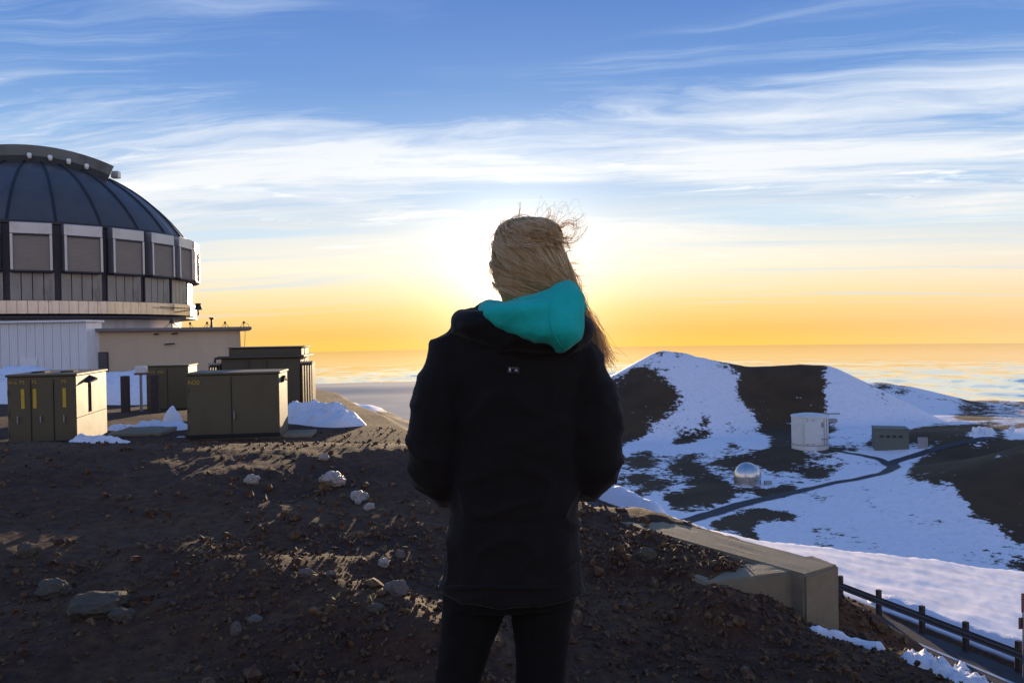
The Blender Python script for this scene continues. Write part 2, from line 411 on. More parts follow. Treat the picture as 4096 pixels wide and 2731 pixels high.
M['rail'] = pbr('weathered_rail', (.16, .14, .13), .6, .5, var=.2, vscale=2., dirt=(.07, .05, .04), dscale=2.)
M['wood'] = pbr('tarred_wood', (.055, .040, .035), .85, var=.25, vscale=6., bump=.3)
M['sign'] = pbr('faded_red_sign', (.20, .065, .055), .65, var=.12)
M['dish'] = pbr('white_antenna_paint', (.75, .76, .78), .5, var=.05)
M['tank'] = pbr('pale_enclosure_cladding', (.66, .67, .64), .55, var=.08, vscale=.05, dirt=(.45, .45, .44), dscale=.06, damt=.5)
M['tankband'] = pbr('grey_seam', (.30, .30, .31), .6)
M['silver'] = pbr('silver_dome', (.62, .60, .58), .28, .95, var=.08, vscale=.06)
M['greybld'] = pbr('grey_green_building', (.13, .14, .11), .7, var=.14, vscale=.05)
M['jacket'] = fabric('black_jacket', (.011, .0085, .0075), sheen=.11)
M['trouser'] = fabric('black_trouser', (.0075, .0065, .0065), sheen=.03)
M['teal'] = fabric('teal_hood', (.020, .60, .50), tr=.22, sheen=.15)
M['skin'] = pbr('skin', (.50, .27, .18), .5, var=.06, vscale=20.)
M['hair'] = hair_material('hair_under', (.34, .22, .10), (.50, .35, .18))
M['hair1'] = hair_material('hair_brown', (.50, .34, .15), (.64, .45, .22))
M['hair2'] = hair_material('hair_blond', (.76, .54, .25), (.86, .66, .36))
M['hair3'] = hair_material('hair_light', (.96, .80, .48), (1.0, .90, .62))
M['boot'] = pbr('boot', (.02, .016, .013), .6, var=.2)
M['patch'] = pbr('patch', (.055, .055, .052), .7, var=.2, vscale=200.)
M['patchmark'] = pbr('patch_mark', (.62, .62, .60), .6, var=.1)
M['cable'] = pbr('cable', (.09, .05, .03), .7)
M['eye'] = pbr('eye', (.7, .7, .7), .2)
M['iris'] = pbr('iris', (.05, .09, .12), .2)
M['lip'] = pbr('lip', (.42, .15, .13), .45)
M['louvre'] = pbr('louvre_metal', (.16, .16, .17), .55, .4, var=.15)

# ================================================================== THE GROUND
def sdist(x, y, poly):
    """signed distance to a closed polygon: negative inside"""
    P_ = np.array(poly, float); n = len(P_); best = np.full(x.shape, 1e18); ins = np.zeros(x.shape, bool)
    for i in range(n):
        a = P_[i]; b = P_[(i + 1) % n]; ex, ey = b - a; wx = x - a[0]; wy = y - a[1]
        t = np.clip((wx * ex + wy * ey) / (ex * ex + ey * ey), 0, 1)
        best = np.minimum(best, (wx - ex * t) ** 2 + (wy - ey * t) ** 2)
        c = (a[1] > y) != (b[1] > y)
        with np.errstate(divide='ignore', invalid='ignore'):
            ins ^= c & (x < (b[0] - a[0]) * (y - a[1]) / (b[1] - a[1] if b[1] != a[1] else 1e-9) + a[0])
    d = np.sqrt(best); return np.where(ins, -d, d)
def inpoly(x, y, poly):
    P_ = np.array(poly, float); n = len(P_); ins = np.zeros(x.shape, bool)
    for i in range(n):
        a = P_[i]; b = P_[(i + 1) % n]
        if a[1] == b[1]: continue
        ins ^= ((a[1] > y) != (b[1] > y)) & (x < (b[0] - a[0]) * (y - a[1]) / (b[1] - a[1]) + a[0])
    return ins

ZROAD = -7.5
PLATEAU = [(-95, 110), (-60, 98), (-30, 78), (-16, 58), (-9, 40), (-4.6, 24), (-2.6, 17.5), (-1.0, 12), (.2, 8.7), (.65, 7.75), (1.2, 7.85),
           (2.5, 6.0), (2.42, 5.2), (2.62, 4.3), (3.0, 2), (3.6, -6), (6, -60), (-95, -60)]
LX, LY = 10.27, 25.5; ND = (.92, .39); TD = (-.39, .92)       # the road's edge line: a point, its outward normal and its direction
def tco(x, y): return (x - LX) * ND[0] + (y - LY) * ND[1]
def sco(x, y): return (x - LX) * TD[0] + (y - LY) * TD[1]
def rp(s, t): return LX + TD[0] * s + ND[0] * t, LY + TD[1] * s + ND[1] * t
PLATFORM = [(-150, 118), (-60, 112), (-30, 108), (-21, 104), (-17.2, 98), (4, 47), (8.0, 38), (12.5, 39), (32.8, 51), (80, 79), (90, -80), (-150, -80)]
YZ = np.array([(-60, .1), (-10, .05), (0, .1), (2.1, .10), (2.5, .02), (3.3, -.47), (4, -.46), (7, -.25), (10.5, -.04), (12, -.20), (14, -.48), (20, -.60), (30, -1.1), (45, -1.8), (110, -3)])

def z_plateau(x, y):
    z = np.interp(y, YZ[:, 0], YZ[:, 1])
    z = z - .045 * np.clip(x, 0, 4) * sst(y, 9.5, 7.8) * sst(y, 1.9, 3.2)
    f_ = sst(-sdist(x, y, [(.1, 7.62), (.95, 7.5), (1.98, 6.02), (1.42, 5.74), (.5, 6.2)]) + .05 * fbm(x * 3, y * 3, 61, 3), -.04, .12)
    z = z + (-.275 - z) * f_ + .13 * np.exp(-((x - 1.38) / .26) ** 2 - ((y - 5.5) / .28) ** 2) + np.interp(y, [3.0, 4.3, 5.2, 6.0, 6.25, 6.6], [0, .06, -.10, -.36, -.36, 0]) * sst(x, 1.75, 2.4)
    fade = sst(np.hypot(x, y), 1.0, 3.5) * sst(y, 16, 11)
    z = z + .10 * fbm(x * .55, y * .55, 3, 4) * fade + .055 * fbm(x * 2.1, y * 2.1, 11, 5, .6) * fade * sst(y, 12, 9) + .012 * fbm(x * 9, y * 9, 23, 3) * sst(y, 14, 9)
    z = z + .05 * fbm(x * .3, y * .3, 31, 3) * sst(y, 10, 16)
    # drifted gravel ridges running away to the right on the left-hand side
    z = z + .10 * np.exp(-(((x + 1.3) * .55 + (y - 5.4) * .83) / .45) ** 2) * sst(x, -3.6, -1.4) * sst(x, .4, -.6)
    z = z + .10 * np.exp(-((x + .75) / .45) ** 2 - ((y - 4.7) / .35) ** 2)
    return z

VP = np.array([(177, 600, -115), (269, 720, -104), (419, 720, -90), (514, 800, -92), (131, 440, -116), (245, 400, -117), (88, 700, -114), (65, 590, -115),
               (-200, 500, -112), (-300, 1000, -220), (620, 420, -70), (700, 1500, -142), (300, 1500, -150), (900, 2200, -165), (0, 1500, -260),
               (-400, 2000, -480), (0, 3000, -700), (800, 3500, -420), (1500, 1500, -150), (1500, 3000, -300), (520, 1050, -118), (-800, 800, -250), (200, 200, -112), (0, 300, -112), (-200, 250, -100),
               (330, 620, -108)], float)
def z_valley(x, y):
    num = 0; den = 0
    for a, b, c in VP:
        k = 1.0 / ((x - a) ** 2 + (y - b) ** 2 + 900.) ** 1.35; num = num + k * c; den = den + k
    z = num / den
    z = z + 44 * np.exp(-((x - 385) / 120) ** 2 - ((y - 500) / 85) ** 2)
    return z
def ridge(x, y, pts, f):
    out = np.full(x.shape, -1e9)
    for (ax, ay, az), (bx, by, bz) in zip(pts[:-1], pts[1:]):
        ex, ey = bx - ax, by - ay
        t = np.clip(((x - ax) * ex + (y - ay) * ey) / (ex * ex + ey * ey), 0, 1)
        d = np.hypot(x - ax - ex * t, y - ay - ey * t); out = np.maximum(out, az + (bz - az) * t - f(d))
    return out
CONE = []
for px, py, Y in [(2660, 1402, 1000), (2720, 1412, 1000), (2800, 1432, 1004), (2900, 1446, 1010), (3000, 1462, 1014), (3100, 1459, 1010), (3200, 1455, 1004), (3290, 1458, 998)]:
    p = at(px, py, Y); CONE.append((p.x, p.y, p.z))
HILL = []
for px, py, Y in [(3380, 1532, 1620), (3500, 1529, 1600), (3580, 1540, 1600), (3720, 1586, 1580), (3900, 1598, 1560), (4096, 1607, 1560), (4400, 1605, 1560)]:
    p = at(px, py, Y); HILL.append((p.x, p.y, p.z))

def z_all(x, y):
    x = np.asarray(x, float); y = np.asarray(y, float); r = np.hypot(x, y)
    far = z_valley(x, y)
    tl = TILT * x
    cone = tl + ridge(x, y, CONE, lambda d: .56 * (np.sqrt(d * d + 14 ** 2) - 14) )
    # a shallow scoop between the two summits
    cone = cone - 13 * np.exp(-((x - 296) / 42) ** 2 - ((y - 905) / 75) ** 2)
    hill = tl + ridge(x, y, HILL, lambda d: .30 * (np.sqrt(d * d + 40 ** 2) - 40))
    far = smax(far, cone, 9.); far = smax(far, hill, 10.)
    far = far - .26 * np.maximum(0, r - 2300)
    far = far + sst(r, 150, 400) * (2.2 * fbm(x * .012, y * .012, 5, 5) + .8 * fbm(x * .05, y * .05, 8, 3)) * np.where(cone > far - 4, .55, 1.)
    t = tco(x, y)
    plat = np.where(t > 1.5, ZROAD - .22 * (t - 1.5), ZROAD)
    u = np.maximum(sdist(x, y, PLATFORM), 0)
    bump = .42 * np.exp(-((t - 2.1) / .55) ** 2) * sst(y, 30, 20) + .40 * np.exp(-((t - 2.3) / .5) ** 2) * sst(y, 30, 36) * sst(y, 66, 50)
    rough = sst(t, 1.0, 2.6) * (.12 * fbm(x * .5, y * .5, 41, 4) + .05 * fbm(x * 1.8, y * 1.8, 44, 3))
    ybump = .9 * fbm(x * .12, y * .12, 47, 4) * sst(y, 84, 98)
    plat = plat + (bump + rough) * sst(u, 3, 0) + ybump - .68 * (np.sqrt(u * u + .5 ** 2) - .5)
    s = np.maximum(sdist(x, y, PLATEAU), 0)
    drop = .78 * (np.sqrt(s * s + .18 ** 2) - .18)
    pl = z_plateau(x, y) - drop + .12 * sst(s, .3, 2) * fbm(x * .8, y * .8, 51, 4)
    mid = smax(pl, plat, .5)
    mid = np.where(s <= 0, pl, mid)
    return np.where(s <= 0, mid, smax(mid, far, 2.5)) - tl
def zg(x, y): return float(z_all(np.array([x]), np.array([y]))[0])

# polar sheet around the viewpoint: fine where the photograph looks, coarse behind
azd = np.linspace(R(-38), R(38), 600)
azs = np.concatenate([azd, np.linspace(R(38), R(322), 72)[1:-1]])
rad = np.concatenate([np.geomspace(.08, 12, 270)[:-1], np.geomspace(12, 130, 150)[:-1], np.geomspace(130, 1300, 250)[:-1], np.geomspace(1300, 6000, 40)])
A_, R_ = np.meshgrid(azs, rad)
GX = (R_ * np.sin(A_)); GY = (R_ * np.cos(A_)); GZ = z_all(GX, GY)
na, nr = len(azs), len(rad)
V = np.stack([GX.ravel(), GY.ravel(), GZ.ravel()], 1)
V = np.vstack([V, [[0, 0, zg(0, 0)]]])
i = np.arange(nr - 1)[:, None] * na; j = np.arange(na)[None, :]; j2 = (j + 1) % na
Q = np.stack([(i + j), (i + j2), (i + na + j2), (i + na + j)], -1).reshape(-1, 4)
Q = Q[:, ::-1]
me = bpy.data.meshes.new('ground')
tri = [(int(k), int((k + 1) % na), nr * na) for k in range(na)]
me = mesh_np('ground', V, Q)
ground = link('ground', me, M['ground']); tag(ground, kind='structure')

# where the snow lies: outlines traced on the photograph, carried onto the terrain
def z5(pts): return [(2350 + .7423 * u, 1350 + .7423 * v) for u, v in pts]
DARK = [z5(p) for p in [
    [(60, 290), (135, 228), (325, 118), (400, 60), (440, 60), (322, 140), (318, 170), (400, 197), (450, 220), (490, 255), (478, 285), (452, 310), (532, 320), (520, 372), (450, 410), (390, 450), (350, 490), (290, 540), (190, 578), (100, 600)],
    [(600, 100), (760, 136), (950, 150), (1100, 140), (1200, 136), (1280, 146), (1282, 200), (1250, 260), (1292, 300), (1297, 350), (1272, 402), (1290, 420), (1290, 590), (985, 585), (985, 545), (922, 500), (915, 440), (880, 390), (800, 310), (770, 280), (850, 240), (790, 195), (735, 150)],
    [(458, 84), (524, 82), (506, 128), (468, 120)],
    [(610, 446), (672, 428), (672, 462), (622, 468)], [(438, 552), (545, 500), (640, 480), (682, 490), (655, 535), (560, 560), (480, 582)],
    [(735, 486), (800, 474), (805, 500), (740, 504)], [(745, 575), (800, 550), (810, 582), (760, 592)],
    [(650, 678), (780, 640), (900, 612), (990, 580), (1110, 596), (1190, 615), (1150, 640), (1200, 660), (1262, 672), (1282, 692), (1380, 680), (1398, 700), (1330, 732), (1260, 762), (1180, 752), (1100, 722), (1050, 742), (950, 722), (930, 692), (860, 668), (740, 692)],
    [(530, 775), (590, 750), (680, 748), (720, 772), (800, 800), (940, 812), (1040, 800), (1100, 790), (1145, 815), (1060, 850), (960, 862), (880, 832), (800, 832), (782, 870), (700, 912), (600, 932), (520, 942), (440, 922), (408, 860), (440, 832), (540, 830)],
    [(180, 650), (340, 600), (352, 640), (440, 620), (430, 642), (250, 662)], [(430, 692), (520, 660), (640, 690), (662, 712), (560, 742), (470, 742), (428, 712)],
    [(190, 862), (310, 800), (440, 768), (430, 800), (330, 832), (240, 872)], [(200, 690), (300, 660), (420, 670), (330, 690)], [(150, 770), (260, 740), (400, 745), (280, 775)],
    [(1720, 722), (1800, 640), (1950, 575), (2100, 540), (2420, 530), (2500, 1150), (2352, 1085), (2260, 1042), (2200, 992), (2130, 970), (2060, 902), (2010, 862), (1978, 800), (2080, 790), (1960, 768), (1880, 790), (1820, 762), (1728, 748)],
    [(640, 1000), (760, 950), (880, 930), (1000, 935), (1132, 964), (1112, 1002), (1030, 985), (910, 1000), (880, 1040), (965, 1082), (900, 1100), (780, 1060), (640, 1010)],
    [(1222, 872), (1290, 866), (1290, 888), (1230, 890)], [(1176, 1012), (1260, 1010), (1285, 1030), (1210, 1038)], [(1276, 990), (1335, 1002), (1290, 1015)], [(1165, 932), (1240, 928), (1225, 945)], [(1545, 960), (1585, 965), (1560, 975)], [(1610, 782), (1650, 770), (1640, 790)],
    [(2140, 1172), (2250, 1192), (2420, 1212), (2420, 1245), (2180, 1198)],
    [(1480, 562), (1540, 525), (1625, 502), (1645, 580), (1560, 602), (1500, 578)], [(1300, 547), (1450, 538), (1440, 556), (1320, 562)], [(1292, 482), (1330, 482), (1340, 512), (1296, 520)], [(1100, 590), (1460, 590), (1500, 606), (1330, 625), (1120, 612)],
    [(1470, 255), (1540, 232), (1620, 244), (1725, 276), (1760, 292), (1740, 312), (1640, 285), (1540, 272)], [(1550, 288), (1600, 292), (1650, 325), (1610, 322)], [(1665, 342), (1715, 328), (1705, 352)], [(1770, 312), (1800, 322), (1780, 330)],
    [(1880, 318), (2100, 336), (2220, 340), (2420, 330), (2420, 352), (2220, 360), (2000, 348)],
    [(1955, 434), (2050, 402), (2200, 440), (2100, 452)], [(2080, 460), (2352, 448), (2420, 470), (2420, 545), (2100, 545), (1830, 590), (1700, 590), (1690, 500), (1800, 478), (1960, 470)],
]]
MIXED = [z5(p) for p in [[(1880, 350), (2420, 350), (2420, 452), (2040, 450), (1960, 420)], [(140, 640), (900, 590), (1000, 700), (800, 760), (450, 840), (100, 880)], [(1980, 800), (2420, 700), (2420, 1090), (2100, 940)]]]
SNOWY = [z5(p) for p in [[(2060, 505), (2110, 485), (2190, 500), (2195, 545), (2070, 540)], [(2240, 500), (2352, 485), (2420, 490), (2420, 545), (2250, 545)], [(2180, 625), (2260, 622), (2250, 638), (2180, 636)], [(2020, 456), (2420, 452), (2420, 464), (2030, 462)]]]
px, py = proj(V[:, 0], V[:, 1], V[:, 2])
rr_ = np.hypot(V[:, 0], V[:, 1])
farv = (V[:, 1] > 140) & (rr_ > 150)
snow = np.zeros(len(V))
infr = farv & (px > 2200) & (px < 4200)
base_s = .5 + .9 * fbm(V[:, 0] * .006, V[:, 1] * .006, 71, 3)
snow[farv] = np.clip(base_s[farv], 0, 1)
snow[infr] = np.clip(.92 + .35 * fbm(V[:, 0] * .02, V[:, 1] * .02, 83, 3), .55, 1.0)[infr]
for pg in MIXED: snow[infr & inpoly(px, py, pg)] = .55
for pg in DARK: snow[infr & inpoly(px, py, pg)] = .07
for pg in SNOWY: snow[infr & inpoly(px, py, pg)] = 1.0
tt = tco(V[:, 0], V[:, 1]); uu = sdist(V[:, 0], V[:, 1], PLATFORM); pp = sdist(V[:, 0], V[:, 1], PLATEAU)
nearv = ~farv & (pp > 0)
sh = sst(tt, 1.15, 1.7) * sst(uu, 9, 5)
sh = sh * np.where(V[:, 1] > 58, np.clip(.45 + .8 * fbm(V[:, 0] * .15, V[:, 1] * .15, 77, 3), 0, 1), 1)
snow[nearv] = sh[nearv]
pat = nearv & (V[:, 1] > 84) & (tt > -12)
snow[pat] = np.clip(.34 + .9 * fbm(V[:, 0] * .1, V[:, 1] * .1, 79, 3), 0, 1)[pat]
grid = snow[:-1].reshape(nr, na)
for _ in range(9):
    grid = (grid + np.roll(grid, 1, 1) + np.roll(grid, -1, 1) + np.vstack([grid[:1], grid[:-1]]) + np.vstack([grid[1:], grid[-1:]])) / 5
snow[:-1] = grid.ravel()
for nm, val in (('snow', snow), ('near', sst(rr_, 160, 60))):
    a = me.attributes.new(nm, 'FLOAT', 'POINT'); a.data.foreach_set('value', val.astype('f4'))

# ------------------------------------------------------------------ sea of cloud far below, curving away with the Earth
def cloud_sheet(name, d0, d1, nd, a0, a1, nz_, H, amp, seed, label, cat):
    az = np.linspace(R(a0), R(a1), nz_); dd = np.geomspace(d0, d1, nd)
    A, D = np.meshgrid(az, dd); X = D * np.sin(A); Y = D * np.cos(A)
    Z = -H - D * D / (2 * 6.371e6)
    b = fbm(X / 5200, Y / 4200, seed, 5, .42); c = 1 - np.abs(fbm(X / 2400 + 3, Y / 2100, seed + 9, 3, .45)) * 2
    p_ = 1 - np.abs(fbm(X / 1500 + 7, Y / 1700, seed + 21, 4, .5)) * 2
    Z = Z + amp * (b * 1.1 + .35 * np.clip(c, -1, 1)) * sst(D, 45000, 22000) + 74 * np.clip(p_, -.2, 1) * sst(D, 46000, 21000)
    i = np.arange(nd - 1)[:, None] * nz_; j = np.arange(nz_ - 1)[None, :]
    Q = np.stack([i + j, i + j + 1, i + nz_ + j + 1, i + nz_ + j], -1).reshape(-1, 4)[:, ::-1]
    return X, Y, Z, Q
X, Y, Z, Q = cloud_sheet('c', 11000, 190000, 230, -50, 50, 420, 1390, 52, 101, '', '')
az = np.degrees(np.arctan2(X, Y)); D = np.hypot(X, Y)
edge = 26500 + 2500 * fbm(az * .25, D * 0, 131, 4)
box_ = (X < 2900) & (Y < 20300)                             # no cloud inside this box
keepq = ~box_.ravel()[Q].any(1); Q = Q[keepq]          # to the left the cloud thins out and sinks on to lower land
cme = mesh_np('cloud_sea', np.stack([X.ravel(), Y.ravel(), Z.ravel()], 1), Q)
cs = link('cloud_sea', cme, M['cloud']); tag(cs, 'sunlit sea of cloud spreading to the horizon below the summit', 'cloud', kind='stuff')

# lower slopes out under the cloud, distance haze painted into their grey
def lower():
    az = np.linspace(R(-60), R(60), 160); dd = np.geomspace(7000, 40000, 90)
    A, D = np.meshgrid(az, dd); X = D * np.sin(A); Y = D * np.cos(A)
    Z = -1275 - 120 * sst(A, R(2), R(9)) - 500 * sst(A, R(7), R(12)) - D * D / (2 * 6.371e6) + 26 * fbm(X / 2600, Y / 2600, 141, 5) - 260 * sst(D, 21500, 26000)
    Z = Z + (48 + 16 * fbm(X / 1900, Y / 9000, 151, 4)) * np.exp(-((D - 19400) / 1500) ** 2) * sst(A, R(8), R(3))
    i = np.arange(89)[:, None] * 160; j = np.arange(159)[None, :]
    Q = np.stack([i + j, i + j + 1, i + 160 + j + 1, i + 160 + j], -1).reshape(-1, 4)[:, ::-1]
    return mesh_np('haze_tinted_lowland', np.stack([X.ravel(), Y.ravel(), Z.ravel()], 1), Q)
M['lowland'] = pbr('lowland_painted_haze', (.33, .34, .31), .95, var=.2, vscale=.0006)  # pale grey base colour carries the haze in front of the land
tag(link('haze_tinted_lowland', lower(), M['lowland']), kind='structure')

# ------------------------------------------------------------------ roads
def ribbon(name, pts, width, mat_, lift=.02, n=6, kind='structure', flat=None):
    pts = np.array(pts, float); k = len(pts); V = []; Fc = []
    for i in range(k):
        a = pts[max(i - 1, 0)]; b = pts[min(i + 1, k - 1)]; t = (b - a) / np.linalg.norm(b - a); nx, ny = -t[1], t[0]
        for j in range(n + 1):
            o_ = (j / n - .5) * width; V.append((pts[i, 0] + nx * o_, pts[i, 1] + ny * o_, 0))
    V = np.array(V); V[:, 2] = (flat - TILT * V[:, 0] if flat is not None else z_all(V[:, 0], V[:, 1])) + lift
    for i in range(k - 1):
        for j in range(n):
            q = i * (n + 1) + j; Fc.append((q, q + 1, q + n + 2, q + n + 1))
    return tag(link(name, mesh_np(name, V, Fc), mat_), kind=kind)
def seg(s0, s1, t, n=30): return [rp(s0 + (s1 - s0) * k / n, t) for k in range(n + 1)]
ribbon('road', seg(-24, 76, -4.3, 40), 10.6, M['asphalt'], .03, 2, flat=ZROAD)
ribbon('edge_line', seg(-24, 76, .12, 40), .13, M['line'], .036, 1, flat=ZROAD)

def hit(px, py, lo=140, hi=1400):
    """where a sight line first meets the terrain"""
    d = ray(px, py); Y = np.geomspace(lo, hi, 2500)
    X = d.x / d.y * Y; Z = CAM.z + d.z / d.y * Y
    below = Z < z_all(X, Y)
    k = int(np.argmax(below)); 
    return (X[k], Y[k], float(z_all(X[k:k + 1], Y[k:k + 1])[0]))
def smooth_path(pts, n=12):
    out = []; P_ = [np.array(p[:2]) for p in pts]; P_ = [2 * P_[0] - P_[1]] + P_ + [2 * P_[-1] - P_[-2]]
    for i in range(1, len(P_) - 2):
        p0, p1, p2, p3 = P_[i - 1:i + 3]
        for k in range(n):
            t = k / n; out.append(.5 * (2 * p1 + (p2 - p0) * t + (2 * p0 - 5 * p1 + 4 * p2 - p3) * t * t + (3 * p1 - p0 - 3 * p2 + p3) * t ** 3))
    out.append(P_[-2]); return out
vr = [hit(*p) for p in z5([(470, 1000), (620, 962), (780, 915), (960, 868), (1120, 832), (1300, 790), (1480, 756), (1600, 728), (1650, 700), (1640, 680), (1700, 655), (1800, 625), (1920, 590), (2060, 560), (2200, 540)])]
ribbon('valley_road', smooth_path(vr), 9.5, M['asphalt'], .35, 6)
vr2 = [hit(*p) for p in z5([(1300, 605), (1400, 622), (1500, 640), (1580, 660), (1630, 690)])]
ribbon('valley_track', smooth_path(vr2), 7.0, M['asphalt'], .42, 4)

# ================================================================== OBSERVATORY
OX, OY, OR = -30.9, 52.0, 9.55
BAY = R(15); TH0 = .45 * BAY
def opier(k):
    th = TH0 + k * BAY; return OX + OR * math.sin(th), OY - OR * math.cos(th), th
PK = [opier(k) for k in range(-8, 12)]
ref = min(PK, key=lambda p: abs(2048 + F * p[0] / p[1] - 431))
def oz(py): return at(431, py, ref[1]).z
Z_TOP, Z_ST, Z_SB, Z_PB, Z_SK, Z_SKB = oz(910), oz(955), oz(1091), oz(1204), oz(1204), oz(1256)
OBZ = -2.2
obs = empty('observatory', (OX, OY, OBZ), 0, 'large observatory with ribbed dark dome above a ring of tan roller shutters', 'observatory')
def oloc(z): return z - OBZ
CH = 2 * OR * math.sin(BAY / 2)
# drum core (the dark recesses between the shutters are its face)
MB().lathe([(OR - .34, oloc(Z_SKB) + .02), (OR - .34, oloc(Z_TOP) + .02), (OR - .9, oloc(Z_TOP) + .06)], 96).build('drum_wall', M['pier'], obs)
MB().lathe([(OR - .95, 0), (OR - .95, oloc(Z_SKB) - .25)], 96).build('ring_wall', M['ringwall'], obs, smooth=True)
MB().lathe([(OR - .95, oloc(Z_SKB) - .30), (OR + .10, oloc(Z_SKB) - .22), (OR + .10, oloc(Z_SKB) - .10), (OR - .3, oloc(Z_SKB) - .06)], 96).build('ring_ledge', M['pier'], obs)
def bay_meshes():
    wv = CH * .80; hw = wv / 2; B = {}
    b = MB().box((0, .02, (Z_TOP + Z_ST) / 2 - OBZ), (wv, .62, Z_TOP - Z_ST - .01), bev=.03); B['vent_header'] = (b.me(), M['alu'])
    b = MB()
    b.box((-hw + .07, .08, (Z_ST + Z_SB) / 2 - OBZ), (.13, .56, Z_ST - Z_SB), bev=.015)
    B['jamb'] = (b.me(), M['alu'])
    b = MB()
    b.box((hw - .07, .08, (Z_ST + Z_SB) / 2 - OBZ), (.13, .56, Z_ST - Z_SB), bev=.015)
    B['jamb.001'] = (b.me(), M['alu'])
    b = MB().box((0, .1, Z_SB - .05 - OBZ), (wv, .52, .10), bev=.015); B['sill_shadow'] = (b.me(), M['pier'])  # dark bar standing in for the shadow along the sill
    # corrugated roller shutter
    b = MB(); n = 26; h0 = Z_SB - OBZ + .0; h1 = Z_ST - OBZ - .08; prof = []
    for i in range(n):
        z = h0 + (h1 - h0) * i / n; dz_ = (h1 - h0) / n
        prof += [(.235, z), (.25, z + dz_ * .2), (.25, z + dz_ * .8), (.235, z + dz_ * .98)]
    vv = [(sx * (hw - .14), y_, z) for (y_, z) in prof for sx in (-1, 1)]
    b.add(vv, [(2 * i, 2 * i + 1, 2 * i + 3, 2 * i + 2) for i in range(len(prof) - 1)])
    B['roller_shutter'] = (b.me(), M['shutter'])
    b = MB().box((0, .20, Z_ST - OBZ - .05), (wv - .28, .2, .08)); B['shutter_hood'] = (b.me(), M['pier'])
    for i in range(4):
        pw = CH * .86 / 4; x = (i - 1.5) * pw
        b = MB().box((x, -.23, (Z_SB - .1 + Z_SK) / 2 - OBZ), (pw - .035, .12, Z_SB - .1 - Z_SK), bev=.012)
        B['lower_panel' if i == 0 else 'lower_panel.%03d' % i] = (b.me(), M['alu_mid'])
    for i in range(5):
        pw = CH * 1.0 / 5; x = (i - 2) * pw
        b = MB().box((x, -.06, (Z_SK + Z_SKB) / 2 - OBZ), (pw - .012, .16, (Z_SK - Z_SKB) - .02), bev=.01)
        B['skirt_panel' if i == 0 else 'skirt_panel.%03d' % i] = (b.me(), M['alu_low'])
    return B
BM_ = bay_meshes()
RM = OR * math.cos(BAY / 2)
for k in range(-7, 10):
    th = TH0 + (k + .5) * BAY
    # local +Y of the bay points outward = (sin th, -cos th)
    rot = math.atan2(-math.sin(th), -math.cos(th))
    for nm, (me_, mt) in BM_.items():
        o = link(nm.split('.')[0], me_, mt, obs, (RM * math.sin(th), -RM * math.cos(th), 0), (0, 0, rot))
# dome cap of curved gores with ribs between
BASE_R = OR * .955; SL = R(58); RS = BASE_R / math.sin(SL); ZC = Z_TOP - RS * math.cos(SL) + .02
def gore():
    b = MB(); n, m_ = 14, 4
    for i in range(n + 1):
        ph = SL * i / n + .004
        for j in range(m_ + 1):
            q = BAY * (j / m_ - .5); b.v.append((RS * math.sin(ph) * math.sin(q), -RS * math.sin(ph) * math.cos(q), RS * math.cos(ph)))
    for i in range(n):
        for j in range(m_):
            a = i * (m_ + 1) + j; b.f.append((a, a + 1, a + m_ + 2, a + m_ + 1)[::-1])
    return b.me('dome_panel', True)
gm = gore()
def ribm():
    b = MB(); b.tube([((RS + .02) * math.sin(SL * i / 18 + .02) * 0, -(RS + .02) * math.sin(SL * (.05 + .95 * i / 18)), (RS + .02) * math.cos(SL * (.05 + .95 * i / 18))) for i in range(19)], .075, 6)
    return b.me('rib')
rm = ribm()
for k in range(24):
    th = TH0 + k * BAY
    link('dome_panel', gm, M['dome'], obs, (0, 0, ZC - OBZ), (0, 0, th + BAY / 2))
    link('rib', rm, M['rib'], obs, (0, 0, ZC - OBZ), (0, 0, th))
MB().lathe([(BASE_R - .02, oloc(Z_TOP) - .05), (BASE_R + .22, oloc(Z_TOP) + .0), (BASE_R + .22, oloc(Z_TOP) + .16), (BASE_R - .1, oloc(Z_TOP) + .20)], 96).build('dome_flashing', M['rib'], obs)
# twin arch girders of the shutter
cdir = Vector((-OX, -OY, 0)).normalized(); pdir = Vector((-cdir.y, cdir.x, 0))
def arch(off, ph0, ph1, h0, h1, thick, name, n=40, mt=None):
    b = MB(); rloc = math.sqrt(max(RS * RS - off * off, 1))
    for i in range(n + 1):
        ph = ph0 + (ph1 - ph0) * i / n; d_ = pdir * math.sin(ph) + Vector((0, 0, math.cos(ph)))
        for (rr, oo) in ((rloc + h0, -thick / 2), (rloc + h1, -thick / 2), (rloc + h1, thick / 2), (rloc + h0, thick / 2)):
            b.v.append(d_ * rr + cdir * (off + oo) + Vector((0, 0, ZC - OBZ)))
    for i in range(n):
        for j in range(4):
            a = i * 4 + j; a2 = i * 4 + (j + 1) % 4; b.f.append((a, a2, a2 + 4, a + 4))
    b.f += [(3, 2, 1, 0), (n * 4, n * 4 + 1, n * 4 + 2, n * 4 + 3)]
    return b.build(name, mt or M['arch'], obs)
arch(3.1, R(-62), R(23), .18, .92, .55, 'arch_girder')
arch(3.0, R(-62), R(23), -.15, .22, .9, 'arch_foot', mt=M['rib'])
arch(-2.6, R(-62), R(20), .25, .95, .5, 'arch_girder')
b = MB()
for i in range(26):
    ph = R(-60 + 3 * i); d_ = pdir * math.sin(ph) + Vector((0, 0, math.cos(ph))); rl = math.sqrt(RS * RS - 2.6 ** 2)
    b.tube([d_ * (rl + .9) + cdir * -2.6 + Vector((0, 0, ZC - OBZ)), d_ * (rl + 1.5) + cdir * -2.6 + Vector((0, 0, ZC - OBZ))], .04, 5)
b.build('arch_railing', M['rib'], obs)
arch(-2.6, R(-60), R(14), 1.42, 1.55, .14, 'arch_handrail')
